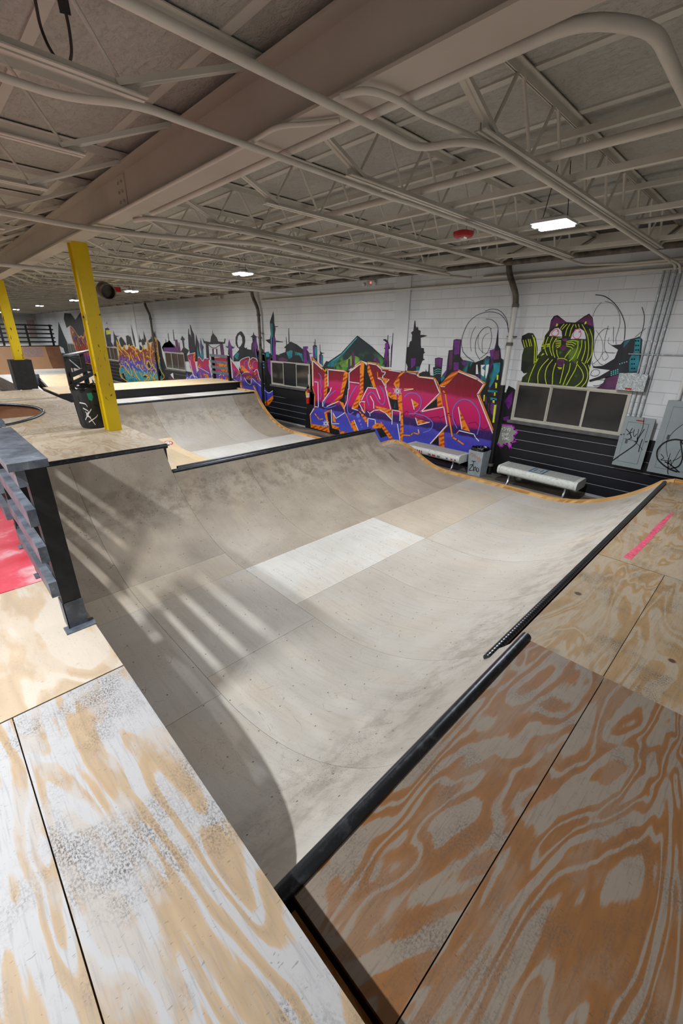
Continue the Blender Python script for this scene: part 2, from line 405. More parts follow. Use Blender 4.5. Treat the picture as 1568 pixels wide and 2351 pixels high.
# pilasters every bay
for yy in (6.86, 6.86+17.6):
    struct(MB().box(WX-0.03, WX-0.0005, yy, yy+0.44, 1.95, 4.14).build('trim_1', 'block_white'))
struct(MB().box(WX-0.06, WX-0.0005, YB, YE, 4.15, 4.40).build('trim_2', 'roof_steel'))
# other walls
struct(MB().box(XL-0.25, XL, YB, YE, FZ-0.2, 4.6).build('wall_left', 'wall_paint'))
struct(MB().box(XL-0.25, WX+0.25, YB-0.25, YB, FZ-0.2, 4.6).build('wall_back', 'wall_paint'))
we = struct(MB().box(XL-0.25, WX+0.25, YE, YE+0.25, FZ-0.2, 4.6).build('wall_end', 'mortar')); ORG[we] = Vector((0,0,0))
for k in range(12):
    MB().box(XL, WX, YE-0.02, YE, FZ+k*0.375, FZ+k*0.375+0.36).build('siding_board', 'siding', we)
MB().box(8.3, 8.85, YE-0.04, YE-0.02, 2.2, 3.6).build('painted_panel', 'notice', we)

# windows with three lights each
for n, (a, c) in enumerate(WIN):
    wn = thing('window_%d' % (n+1), None, None, (WX, (a+c)/2, ZS), kind='structure')
    wn['label'] = ['three-light window under the striped cat mural, beside the grey panels', 'three-light window beside the big pink lettering',
                   'three-light window with a dome painted above it', 'three-light window beside the flame lettering', 'three-light window in the far part of the wall'][n]
    w3 = (c-a)/3; f = 0.035
    fr = MB(); fr.box(WX-0.03, WX+0.08, a, c, ZT-f, ZT); fr.box(WX-0.03, WX+0.08, a, c, ZS, ZS+f)
    fr.box(WX-0.03, WX+0.08, a, a+f, ZS+f, ZT-f); fr.box(WX-0.03, WX+0.08, c-f, c, ZS+f, ZT-f)
    fr.build('window_frame', 'window_frame', wn)
    for k in range(3):
        y0, y1 = a+f+k*(w3-f*0.66), a+f+k*(w3-f*0.66)+w3-f*0.66
        y1 = min(y1, c-f); d = 0.0 if k != 1 else 0.02
        sa = MB(); q = 0.024
        sa.box(WX-0.02+d, WX+0.02+d, y0, y1, ZT-f-q, ZT-f); sa.box(WX-0.02+d, WX+0.02+d, y0, y1, ZS+f, ZS+f+q)
        sa.box(WX-0.02+d, WX+0.02+d, y0, y0+q, ZS+f+q, ZT-f-q); sa.box(WX-0.02+d, WX+0.02+d, y1-q, y1, ZS+f+q, ZT-f-q)
        so = sa.build('sash', 'window_frame', wn)
        MB().box(WX+d-0.004, WX+d+0.004, y0+q, y1-q, ZS+f+q, ZT-f-q).build('pane', 'window_glass', so)
    MB().box(WX-0.07, WX+0.05, a-0.05, c+0.05, ZS-0.06, ZS).build('sill', 'sill_grey', wn)

# ------------------------------------------------------------------ ramps
RR = 2.295; YN = 2.6; YF = 4.19; XS = 7.85
def zprof(Y, yn=YN, yf=YF):
    if Y < yn: return RR-sqrt(max(0, RR*RR-(yn-Y)**2))
    if Y > yf: return RR-sqrt(max(0, RR*RR-(Y-yf)**2))
    return 0.0
def lipY(z): return sqrt(RR*RR-(RR-z)**2)
def path(a, b, f=zprof, n=None):
    n = n or max(2, int(abs(b-a)/0.09)+1)
    return [(a+(b-a)*i/(n-1), f(a+(b-a)*i/(n-1))) for i in range(n)]
def sheet(parent, x0, x1, pts, mat, th=0.02, name='plywood_sheet', gap=0.0015, swap=False, off=None):
    # bent plywood: width in x, bent along (y, z) points; top face on the points
    n = len(pts); P = [Vector((0, y, z)) for y, z in pts]; s = [0.0]
    for i in range(1, n): s.append(s[-1]+(P[i]-P[i-1]).length)
    d0 = (P[1]-P[0]).normalized()*gap; d1 = (P[-1]-P[-2]).normalized()*gap
    P[0] = P[0]+d0; P[-1] = P[-1]-d1
    vs = []; uv = []; off = off or (random.uniform(0, 20), random.uniform(0, 20))
    for i in range(n):
        t = (P[min(i+1, n-1)]-P[max(i-1, 0)]).normalized(); nn = Vector((0, -t.z, t.y))
        if nn.z < 0: nn = -nn
        for x in (x0+gap, x1-gap):
            for k in (0, 1):
                p = P[i]-nn*(th*k); vs.append((x, p.y, p.z))
                u, v = (x, s[i]) if not swap else (s[i], x)
                uv.append((u+off[0], v+off[1]))
    fs = []
    for i in range(n-1):
        a, b_ = i*4, i*4+4
        fs += [(a, a+2, b_+2, b_), (a+1, b_+1, b_+3, a+3), (a, b_, b_+1, a+1), (a+2, a+3, b_+3, b_+2)]
    fs += [(0, 1, 3, 2), ((n-1)*4, (n-1)*4+2, (n-1)*4+3, (n-1)*4+1)]
    return MB().add(vs, fs).build(name, mat, parent, smooth=n > 2, uvs=uv)
def board(parent, x0, x1, y0, y1, z, mat, th=0.02, name='plywood_sheet', along='y', gap=0.0015, off=None):
    return sheet(parent, x0, x1, [(y0, z), (y1, z)], mat, th, name, gap, swap=(along == 'x'), off=off)
def pipe(parent, a, b, r=0.033, mat='coping_steel', name='coping'):
    return MB().tube([a, b], r, 14).build(name, mat, parent, smooth=True)

ZL = 0.77; YL = YN-lipY(ZL)          # low near lip
ZH = 0.963; YH = YN-lipY(ZH)         # high near lip
ZSP = 0.86; YSP = YF+lipY(ZSP)       # spine
ZP = 1.2; YP = YF+lipY(ZP)           # platform lip
mini = thing('mini_ramp', 'wide pale plywood mini ramp with worn transitions, in front of the spine', 'ramp', (4.0, 3.4, FZ))
# low part
for i, (a, c) in enumerate(((2.376,3.6),(3.6,4.82),(4.82,6.05),(6.05,7.27),(7.27,XS))):
    sheet(mini, a, c, path(YL, 3.1), ['ramp_sheet','ramp_sheet','ramp_sheet','ramp_sheet','ramp_sheet'][i])
for i, (a, c) in enumerate(((2.376,4.82),(4.82,7.26),(7.26,XS))):
    sheet(mini, a, c, path(3.1, 4.14), ['ramp_sheet_pale','ramp_sheet_warm','ramp_sheet'][i])
for i, (a, c) in enumerate(((2.376,3.6),(3.6,4.82),(4.82,6.05),(6.05,6.86))):
    sheet(mini, a, c, path(4.14, YSP), 'ramp_sheet_worn' if i != 2 else 'ramp_sheet_worn')
def zbump(Y):
    d = abs(Y-6.12)
    return 0.42*max(0.0, 0.5+0.5*cos(pi*min(1, d/1.5)))**1.35
sheet(mini, 6.86, XS, path(4.14, 6.12, zbump), 'ramp_sheet_worn')
# high part beside the viewing platform
for i, (a, c) in enumerate(((0.2,1.14),(1.14,2.376))):
    sheet(mini, a, c, path(YH, 2.78 if i else 2.54), 'ramp_sheet')
    if i: 
        sheet(mini, a, c, path(2.78, 4.15), 'ramp_sheet'); sheet(mini, a, c, path(4.15, 4.62), 'ramp_sheet_warm'); sheet(mini, a, c, path(4.62, YP), 'ramp_sheet_worn')
    else:
        sheet(mini, a, c, path(2.54, 4.17), 'ramp_sheet'); sheet(mini, a, c, path(4.17, 4.62), 'ramp_sheet_warm'); sheet(mini, a, c, path(4.62, YP), 'ramp_sheet_worn')
pipe(mini, (2.25, YL-0.01, ZL+0.012), (XS-0.13, YL-0.01, ZL+0.012), 0.028, mat='coping_ribbed_glints')
pipe(mini, (0.43, YH-0.02, ZH+0.012), (2.40, YH-0.02, ZH+0.012), 0.032)
pipe(mini, (0.22, YP+0.01, ZP-0.005), (2.44, YP+0.01, ZP-0.005), 0.036)
pipe(mini, (2.376, YSP, ZSP+0.005), (6.86, YSP, ZSP+0.005), 0.03)
# framing under the surfaces
fr = MB()
MB().prism([(y, z-0.022) for y, z in path(YL, 4.1, n=24)]+[(y, zbump(y)-0.022) for y in np.linspace(4.3, 6.1, 16)]+[(6.1, FZ), (YL, FZ)], 'x', XS-0.02, XS).build('side_framing', 'ply_edge', mini)
MB().prism([(y, z-0.022) for y, z in path(YF, YP, n=20)]+[(YP, FZ), (YF, FZ)], 'x', 2.34, 2.37).build('side_framing', 'ply_edge', mini)
MB().prism([(y, z-0.022) for y, z in path(YH, YN, n=20)]+[(YN, FZ), (YH, FZ)], 'x', 2.34, 2.37).build('side_framing', 'ply_edge', mini)
MB().prism([(y, z-0.022) for y, z in path(4.2, YSP, n=20)]+[(YSP, FZ), (4.2, FZ)], 'x', 6.83, 6.858).build('side_framing', 'ply_edge', mini)
# raised wooden trim running along the wall side of both ramps
def side_profile():
    pts = [(YL-0.10, ZL+0.05)]
    pts += [(y, z+0.05) for y, z in path(YL+0.06, 4.14)]
    pts += [(y, zbump(y)+0.05) for y in np.linspace(4.3, 7.7, 30)]
    return pts
def z2(Y): return zprof(Y, 6.10+lipY(ZSP), 10.2)
Y2 = 10.2+lipY(1.0)
pts = side_profile()
b = MB(); top = [(y, z) for y, z in pts]; bot = [(y, z-0.13) for y, z in pts]
n = len(pts)
vs = []
for y, z in pts: vs += [(XS, y, z), (XS+0.085, y, z), (XS+0.085, y, z-0.16), (XS, y, z-0.16)]
fs = []
for i in range(n-1):
    for k in range(4): fs.append((i*4+k, i*4+(k+1) % 4, i*4+4+(k+1) % 4, i*4+4+k))
fs += [(0,1,2,3), ((n-1)*4, (n-1)*4+3, (n-1)*4+2, (n-1)*4+1)]
uv = [(v[0]*4, v[1]+v[2]) for v in vs]
MB().add(vs, fs).build('side_trim', 'trim_ply', mini, uvs=uv)

# spine and second ramp behind it
r2 = thing('spine_ramp', 'paler second mini ramp behind the spine, with a birch sheet and sticker', 'ramp', (5.0, 9.0, FZ))
YA = YSP+0.12
pipe(r2, (2.505, YA, ZSP+0.005), (6.86, YA, ZSP+0.005), 0.03)
board(r2, 2.505, 6.86, YSP+0.03, YA-0.03, ZSP-0.01, 'ply_edge', name='spine_cap')
xs2 = ((2.505,3.35),(3.35,4.6),(4.6,5.85),(5.85,6.86))
for i, (a, c) in enumerate(xs2):
    sheet(r2, a, c, path(YA, 8.6, z2), 'ramp_sheet_birch' if i == 0 else 'ramp_sheet_pale')
sheet(r2, 6.86, XS, path(6.12, 8.6, zbump), 'ramp_sheet')
for i, (a, c) in enumerate(((2.505,4.5),(4.5,6.0),(6.0,XS))):
    sheet(r2, a, c, path(8.6, 10.0, z2), 'ramp_sheet_birch' if i == 0 else 'ramp_sheet_pale')
sheet(r2, 2.505, 4.5, path(10.0, 11.1, z2), 'ramp_sheet_birch')
for i, (a, c) in enumerate(((2.505,3.5),(3.5,4.5),(4.5,6.0),(6.0,7.0),(7.0,XS))):
    sheet(r2, a, c, path(11.1 if c < 4.6 else 10.0, Y2, z2), ['ramp_sheet_worn','ramp_sheet_worn','ramp_sheet','ramp_sheet','ramp_sheet_worn'][i])
pipe(r2, (2.505, Y2, 1.005), (XS-0.03, Y2, 1.005), 0.03)
for a, c, mt in ((2.505,5.0,'ramp_sheet_pale'),(5.0,5.9,'ramp_sheet'),(5.9,XS-0.02,'ramp_sheet_pale')):
    board(r2, a, c, Y2+0.03, 13.2, 1.0, mt)
pts2 = [(y, zbump(y)+0.05) for y in np.linspace(7.7, 8.2, 4)]+[(y, z2(y)+0.05) for y in np.linspace(8.4, Y2, 30)]+[(Y2+0.1, 1.05), (13.2, 1.05)]
vs = []
for y, z in pts2: vs += [(XS, y, z), (XS+0.085, y, z), (XS+0.085, y, z-0.16), (XS, y, z-0.16)]
n = len(pts2); fs = []
for i in range(n-1):
    for k in range(4): fs.append((i*4+k, i*4+(k+1) % 4, i*4+4+(k+1) % 4, i*4+4+k))
fs += [(0,1,2,3), ((n-1)*4, (n-1)*4+3, (n-1)*4+2, (n-1)*4+1)]
MB().add(vs, fs).build('side_trim', 'trim_ply', r2, uvs=[(v[0]*4, v[1]+v[2]) for v in vs])
fr = MB(); fr.prism([(y, z-0.022) for y, z in path(7.9, Y2, z2, 30)]+[(13.2, 0.95), (13.2, FZ), (7.9, FZ)], 'x', XS-0.02, XS); fr.build('side_framing', 'ply_edge', r2)
# round sticker on the birch sheet
sx, sy = 4.32, 10.86
b = MB()
def onr(x, y, e): return (x, y, z2(y)+e)
b.add([onr(sx+0.11*cos(a), sy+0.11*sin(a), 0.003) for a in np.linspace(0, 2*pi, 24, endpoint=False)], [tuple(range(24))], 0)
b.add([onr(sx-0.17, sy+0.03, 0.003), onr(sx-0.08, sy-0.08, 0.003), onr(sx+0.05, sy-0.12, 0.003), onr(sx-0.02, sy+0.1, 0.003)], [(0,1,2,3)], 0)
b.add([onr(sx+0.075*cos(a), sy+0.075*sin(a), 0.005) for a in np.linspace(0, 2*pi, 20, endpoint=False)], [tuple(range(20))], 1)
for dx, dy in ((-0.03,0.02),(0.02,-0.03),(0.035,0.03)):
    b.add([onr(sx+dx+0.02*cos(a), sy+dy+0.014*sin(a), 0.007) for a in np.linspace(0, 2*pi, 10, endpoint=False)], [tuple(range(10))], 2)
st = b.build('sticker', ['sticker_red', 'paint_white', 'paint_black'], r2, fix=False); st['label'] = 'round red and white sticker'

# near decks
hd = thing('ramp_deck', 'dark orange-brown grained plywood deck behind the short raised coping', 'deck', (1.4, -0.6, FZ))
board(hd, 0.47, 2.386, 0.2515, YH-0.045, ZH+0.01, 'deck_brown', along='x', off=(0.1, 0.2))
board(hd, 0.47, 2.386, -0.96, 0.25, ZH+0.01, 'deck_brown', along='x', off=(3.3, 1.7))
board(hd, 0.47, 2.386, -2.2, -0.965, ZH+0.01, 'deck_brown', along='x')
board(hd, 0.39, 0.467, -2.2, YH-0.06, ZH-0.05, 'trim_ply', name='gap_board')
fr = MB(); fr.box(0.50, 2.37, -2.2, YH-0.06, ZH-0.15, ZH-0.012); fr.box(0.5, 0.54, -2.2, YH-0.06, FZ, ZH-0.15); fr.box(2.33, 2.37, -2.2, YH-0.06, FZ, ZH-0.15)
fr.build('deck_frame', 'ply_edge', hd)
ld = thing('ramp_deck', 'tan plywood deck with a pink paint streak behind the long steel coping', 'deck', (5.0, -0.6, FZ))
for a, c, y0, y1 in ((2.39,4.45,0.2865,YL-0.045),(2.39,4.45,-0.9,0.285),(4.455,6.9,-0.3,YL-0.045),(4.455,6.9,-1.6,-0.305),(6.905,XS,-1.6,YL-0.045),(2.39,4.45,-2.2,-0.905)):
    board(ld, a, c, y0, y1, ZL+0.005, 'deck_right', along='x')
fr = MB(); fr.box(2.4, XS-0.01, -1.9, YL-0.06, ZL-0.16, ZL-0.017); fr.box(2.4, 2.44, -1.9, YL-0.06, FZ, ZL-0.16); fr.box(XS-0.05, XS-0.01, -1.9, YL-0.06, FZ, ZL-0.16)
fr.build('deck_frame', 'ply_edge', ld)

vs = []
MB().box(XS, XS+0.085, -1.9, YL-0.105, ZL-0.11, ZL+0.05).build('side_trim', 'trim_ply', ld, uvs=[(i*0.1, i*0.5) for i in range(8)])
# viewing platform we stand on
vp = thing('viewing_platform', 'raised plywood platform with black railing and a red painted end', 'platform', (-0.8, 2.0, FZ))
for x0, x1, y0, y1, mt in ((-0.0785,0.38,-0.51,1.93,'deck_grey'),(-1.30,-0.08,-0.51,1.93,'deck_grey'),(-2.6,-1.305,-0.51,1.93,'deck_grey'),
        (-0.84,0.38,1.935,3.12,'deck_fresh'),(-2.6,-0.845,1.935,3.12,'deck_fresh'),(-2.6,0.30,3.125,6.19,'deck_red'),(-2.6,0.38,-2.4,-0.515,'deck_grey')):
    board(vp, x0, x1, y0, y1, ZP, mt)
fr = MB(); fr.box(-2.6, 0.36, -2.4, 3.12, ZP-0.17, ZP-0.022); fr.box(-2.6, 0.28, 3.12, 6.1, ZP-0.17, ZP-0.022)
fr.build('platform_frame', 'ply_edge', vp)
fr = MB(); fr.box(0.15, 0.19, -2.4, 6.1, FZ, ZP-0.17); fr.box(-2.6, -2.56, -2.4, 6.1, FZ, ZP-0.17); fr.build('platform_skirt', 'gap_dark', vp)
# railing: post in a steel shoe, slats and a flat cap board
rl = thing('railing', 'black wooden railing with grey slats and steel post shoes, on the platform edge', 'railing', (0.3, 2.45, ZP))
for yy in (2.43, 3.22, 3.8, 4.95, 6.06):
    po = MB().box(0.262, 0.352, yy, yy+0.09, ZP+0.004, 2.15).build('post', 'rail_black', rl)
    sh = MB(); sh.box(0.235, 0.385, yy-0.05, yy+0.03, ZP, ZP+0.006); sh.box(0.258, 0.356, yy-0.004, yy+0.0, ZP, ZP+0.17); sh.box(0.257, 0.262, yy-0.004, yy+0.094, ZP, ZP+0.17)
    sh.build('post_shoe', 'rail_grey', po)
for zt in (2.148, 1.94, 1.735, 1.525):
    for ya, yb in ((2.41, 3.32), (3.79, 6.16)): MB().box(0.222, 0.260, ya, yb, zt-0.09, zt).build('slat', 'rail_grey', rl)
for ya, yb in ((2.36, 3.34), (3.58, 6.17)): MB().box(0.195, 0.355, ya, yb, 2.152, 2.19).build('cap_board', 'rail_grey', rl)

# far platform with the round bowl
BC = (-0.17, 10.95); BR = 1.93
fp = thing('bowl_platform', 'large worn plywood platform with a round bowl opening, under the yellow column', 'platform', (0.5, 10.5, FZ))
def plate(x0, x1, y0, y1, z, th, hole):
    # rectangle with a circular hole, as two halves so each face stays simple
    b = MB()
    for s in (-1, 1):
        arc = [(BC[0]+BR*cos(a)*1, BC[1]+BR*sin(a)) for a in np.linspace(-pi/2, pi/2, 33)] if s > 0 else [(BC[0]-BR*cos(a), BC[1]-BR*sin(a)) for a in np.linspace(-pi/2, pi/2, 33)]
        if s > 0: poly = [(BC[0], y0), (x1, y0), (x1, y1), (BC[0], y1)]+arc[::-1]
        else: poly = [(BC[0], y1), (x0, y1), (x0, y0), (BC[0], y0)]+arc[::-1]
        b.prism(poly, 'z', z-th, z)
    return b
b = plate(-3.2, 2.5, YP+0.05, 15.0, ZP, 0.02, True)
b.build('deck_top', 'deck_far', fp, uvs=[(v[0], v[1]) for v in b.v])
for i, (x0, x1, y0, y1, mt) in enumerate(((0.9,2.15,8.3,10.2,'deck_far_grey'),(1.75,2.5,10.0,12.2,'deck_far_grey'),(0.9,2.45,12.7,14.95,'deck_far_grey'),(1.8,2.48,12.9,14.9,'deck_far'),(1.1,2.0,13.1,14.9,'deck_far'))):
    board(fp, x0, x1, y0, y1, ZP+0.003+0.003*i, mt, th=0.003+0.003*i-0.0005, name='plywood_patch')
pr_ = [(BR*1.0, ZP-0.02)]+[(BR-0.9+0.9*sin(a), ZP-0.02-1.1*(1-cos(a)) if False else ZP-0.02-1.15*cos(a)) for a in np.linspace(pi/2, 0, 14)]+[(0.01, ZP-1.17)]
MB().lathe(pr_, BC, 48).build('bowl_surface', 'bowl_brown', fp, smooth=True)
MB().tube([(BC[0]+BR*cos(a), BC[1]+BR*sin(a), ZP+0.004) for a in np.linspace(0, 2*pi, 64, endpoint=False)], 0.033, 10, closed=True).build('bowl_coping', 'coping_steel', fp, smooth=True)
fr = MB(); fr.box(2.46, 2.5, YP+0.2, 15.0, FZ, ZP-0.02); fr.box(-3.2, 2.46, 14.96, 15.0, FZ, ZP-0.02); fr.build('platform_skirt', 'black_paint', fp)

# black-edged box behind the second ramp
bx = thing('manual_pad', 'long low skate box with pale plywood top and black edge', 'skate box', (5.3, 14.0, FZ))
board(bx, 2.6, 5.4, 13.2, 15.1, 1.235, 'ramp_sheet_birch'); board(bx, 5.4, 8.0, 13.2, 15.1, 1.235, 'ramp_sheet_birch')
MB().box(2.6, 8.0, 13.205, 13.245, FZ, 1.212).build('front_panel', 'black_paint', bx)
fr = MB(); fr.box(7.96, 8.0, 13.245, 15.1, FZ, 1.212); fr.box(2.6, 2.64, 13.245, 15.1, FZ, 1.212); fr.box(2.64, 7.96, 15.06, 15.1, FZ, 1.212); fr.build('side_panel', 'black_paint', bx)
MB().box(2.6, 8.0, 13.19, 13.205, 1.21, 1.238).build('edge_angle', 'coping_steel', bx)
# small slatted railing on the end of that box
sr = thing('railing', 'short black slatted railing on the box in front of the small lettering', 'railing', (7.85, 14.2, 1.235))
for yy in (13.65, 14.75): MB().box(7.87, 7.96, yy, yy+0.09, 1.2355, 2.06).build('post', 'rail_black', sr)
for zt in (2.08, 1.87, 1.69, 1.51): MB().box(7.84, 7.87, 13.65, 14.84, zt-0.09, zt).build('slat', 'rail_grey', sr)
# black railing behind the bin
br = thing('railing', 'black two-rail wooden fence standing behind the deck bin', 'railing', (3.3, 15.6, ZP))
for yy in (15.4, 17.6, 19.9):
    MB().box(3.36+(yy-15.4)*0.45, 3.50+(yy-15.4)*0.45, yy, yy+0.12, FZ, 2.06).build('post', 'rail_black', br)
for z in (1.52, 1.28): MB().bar((3.44, 15.3, z), (5.6, 20.2, z), 0.05, 0.14).build('rail', 'rail_black', br)
MB().bar((3.40, 15.2, 2.085), (5.64, 20.3, 2.085), 0.18, 0.05).build('cap_board', 'rail_grey', br)

# distant obstacles
fb = thing('funbox', 'grey flat-topped skate box with sloping bank, far down the hall', 'skate box', (5.6, 27.0, FZ))
MB().prism([(24.0, FZ), (27.2, 0.6), (31.6, 0.6), (31.6, FZ)], 'x', 4.55, 7.4).build('body', 'black_paint', fb)
sheet(fb, 4.6, 5.9, [(24.0, FZ+0.03), (27.2, 0.63)], 'ramp_sheet_birch', name='bank_sheet'); sheet(fb, 5.9, 7.35, [(24.0, FZ+0.03), (27.2, 0.63)], 'ramp_sheet_birch', name='bank_sheet')
board(fb, 4.6, 7.35, 27.2, 31.55, 0.63, 'ramp_sheet', name='top_sheet')
MB().box(4.50, 4.62, 26.9, 31.6, FZ, 0.70).build('ledge', 'rail_grey', fb)
fl = thing('skate_ledge', 'low pale ledge with steel edge beside the grey skate box', 'ledge', (3.9, 26.5, FZ))
MB().prism([(21.5, FZ), (25.5, 0.42), (31.0, 0.42), (31.0, FZ)], 'x', 3.3, 4.1).build('body', 'rust', fl)
sheet(fl, 3.3, 4.1, [(21.5, FZ+0.02), (25.5, 0.44), (31.0, 0.44)], 'ramp_sheet_pale', name='top_sheet')
hr = thing('grind_rail', 'thin sloping steel handrail beside the skate box bank', 'handrail', (6.4, 24.0, FZ))
a3, c3 = (6.2, 27.2, 1.35), (6.2, 23.4, 0.55)
MB().tube([a3, c3], 0.03, 8).build('rail', 'bright_steel', hr, smooth=True)
for t in (0.08, 0.92):
    p = [a3[i]+(c3[i]-a3[i])*t for i in range(3)]; MB().tube([p, (p[0], p[1], 0.0 if t > .5 else 0.6)], 0.03, 8).build('leg', 'rail_black', hr, smooth=True)
qp = thing('quarter_pipe', 'big brown quarter pipe with notice banner against the end of the hall', 'ramp', (3.0, 36.0, FZ))
def zq(Y): d = Y-33.9; return FZ+2.3-sqrt(max(0, 2.3*2.3-d*d)) if d > 0 else FZ
for a, c, mt in ((-4.0,0.2,'tan_ramp'),(0.2,4.0,'tan_ramp'),(4.0,6.95,'tan_ramp'),(6.95,7.8,'bowl_brown')):
    sheet(qp, a, c, [(33.9+2.25*sin(t), FZ+2.3*(1-cos(t))) for t in np.linspace(0, 1.4, 14)], mt)
lipq = (33.9+2.25*sin(1.4), FZ+2.3*(1-cos(1.4)))
pipe(qp, (-4, lipq[0], lipq[1]), (7.8, lipq[0], lipq[1]), 0.035)
board(qp, -4.0, 7.8, lipq[0]+0.03, 39.0, lipq[1], 'ramp_sheet', name='deck_sheet')
MB().box(-4.0, 7.75, 38.9, 38.98, FZ, lipq[1]-0.02).build('back_panel', 'black_paint', qp)
t0, t1 = 1.09, 1.38
def qpt(t, e): return (33.9+(2.25-e)*sin(t), FZ+2.3-(2.3-e)*cos(t))
sheet(qp, 5.68, 6.7, [qpt(t, 0.02) for t in np.linspace(t0, t1, 5)], 'notice', th=0.006, name='notice_sheet')
# square sign with two words
sg = MB().prism([qpt(0.74, 0.03), qpt(0.93, 0.03), qpt(0.93, 0.01), qpt(0.74, 0.01)], 'x', 5.0, 5.5).build('logo_sign', 'paint_black', qp)
sg['label'] = 'small square logo sign with two lines of lettering'
qr = thing('railing', 'black multi-rail fence along the top of the big brown quarter pipe', 'railing', (3.0, 37.0, lipq[1]))
for xx in np.linspace(-3.6, 7.6, 9): MB().box(xx-0.06, xx+0.06, 36.6, 36.72, lipq[1], lipq[1]+1.35).build('post', 'rail_black', qr)
for k in range(5): MB().box(-3.8, 7.75, 36.55, 36.6, lipq[1]+0.2+k*0.26, lipq[1]+0.29+k*0.26).build('rail', 'rail_black', qr)

# ------------------------------------------------------------------ ceiling
ce = struct(MB().box(XL-0.25, WX+0.25, YB, YE, CZ+0.04, CZ+0.2).build('ceiling', 'ceiling_board')); ORG[ce] = Vector((0,0,0))
SX = [1.05+0.82*k for k in range(-9, 10)]        # tee strips
JY = [1.82+1.18*k for k in range(-5, 40)]        # joist lines
JY = [y for y in JY if y < YE-0.3]
for x in SX: MB().box(x-0.035, x+0.035, YB, YE, CZ-0.012, CZ+0.01).build('tee_strip', 'ceiling_strip', ce)
pm = None; cnt = 0; far = MB(); cells = []
for i, y in enumerate(JY[:-1]):
    for k, x in enumerate(SX[:-1]): cells.append((x, y))
cells.sort(key=lambda c: (abs(c[0]+0.4-2.5)*0.7+abs(c[1]-2.8)))
for x, y in cells:
    if cnt < 300:
        if pm is None:
            q = MB().box(0.004, 0.816, 0.006, 1.174, 0, 0.05); o = q.build('ceiling_panel', 'ceiling_board', ce, org=(x, y, CZ)); pm = o.data
            o.location = (x, y, CZ)
            for v in pm.vertices: v.co = v.co
        else:
            o = bpy.data.objects.new('ceiling_panel', pm); col.objects.link(o); o.parent = ce; o.location = (x, y, CZ)
    else: far.box(x+0.004, x+0.816, y+0.006, y+1.174, CZ, CZ+0.05)
    cnt += 1
# keep panel mesh in its own frame
mnx = min(v.co.x for v in pm.vertices); mny = min(v.co.y for v in pm.vertices); mnz = min(v.co.z for v in pm.vertices)
pm.transform(Matrix.Translation((-mnx+0.004, -mny+0.006, -mnz)))
o = far.build('distant_ceiling_panels', 'ceiling_board', ce, fix=False); o['kind'] = 'stuff'

# bar joists: chords of paired angles and a bent round-bar web
def make_joist(xa, xb, dirn, label, group):
    """xa: bearing on the beam, xb: bearing on the far side; dirn +1 / -1 along x"""
    t = thing('bar_joist', label, 'joist', (xa, 0, 3.96), group)
    z1 = CZ-0.014
    tc = MB()
    for s in (-1, 1):
        tc.box(min(xa,xb), max(xa,xb), s*0.008 if s > 0 else -0.05, 0.05 if s > 0 else -0.008, z1-0.008, z1)
        tc.box(min(xa,xb), max(xa,xb), 0.008*s-0.003, 0.008*s+0.003, z1-0.055, z1-0.008)
    tc.box(xa-0.06, xa+0.06, -0.05, 0.05, z1-0.07, z1-0.055)
    tc.build('top_chord', 'roof_steel', t)
    a, c = xa+dirn*0.78, xb-dirn*0.85
    bc = MB()
    for s in (-1, 1):
        bc.box(min(a,c), max(a,c), 0.010 if s > 0 else -0.042, 0.042 if s > 0 else -0.010, 3.96, 3.968)
        bc.box(min(a,c), max(a,c), 0.010*s-0.003, 0.010*s+0.003, 3.968, 4.005)
    bc.build('bottom_chord', 'roof_steel', t)
    P = [(xa+dirn*0.04, 0, z1-0.06)]; x = a+dirn*0.12; top = False
    nodes = []
    L = abs(c-a)-0.24; m = max(1, round(L/0.62)); st = L/m
    for i in range(m+1):
        xx = a+dirn*(0.12+st*i); nodes.append((xx, 0, 3.985))
        if i < m: nodes += [(xx+dirn*(st*0.5-0.03), 0, z1-0.03), (xx+dirn*(st*0.5+0.03), 0, z1-0.03)]
    nodes = [(xa+dirn*0.04, 0, z1-0.06)]+nodes+[(xb-dirn*0.04, 0, z1-0.06)]
    wb = MB().tube(nodes, 0.014, 6)
    for s in (-1, 1):
        wb.bar((xa+dirn*0.05, s*0.022, z1-0.06), (a+dirn*0.16, s*0.022, 3.985), 0.022, 0.03)
        wb.bar((xb-dirn*0.05, s*0.022, z1-0.06), (c-dirn*0.16, s*0.022, 3.985), 0.022, 0.03)
    wb.build('web', 'roof_steel', t)
    return t
BX = 2.16
jr = make_joist(BX+0.03, WX-0.05, 1, 'cream steel bar joist spanning from the main beam to the painted wall', 'joists on the painted wall side')
jl = make_joist(BX-0.03, XL+0.02, -1, 'cream steel bar joist on the platform side of the main beam', 'joists on the platform side')
for j in (jr, jl):
    x = j.location.x
    for i, yy in enumerate(JY):
        if i == 0: j.location = (x, yy, 3.96); ORG[j] = Vector((x, yy, 3.96))
        else: copy_tree(j, (x, yy, 3.96))
for j in (jr, jl): pass

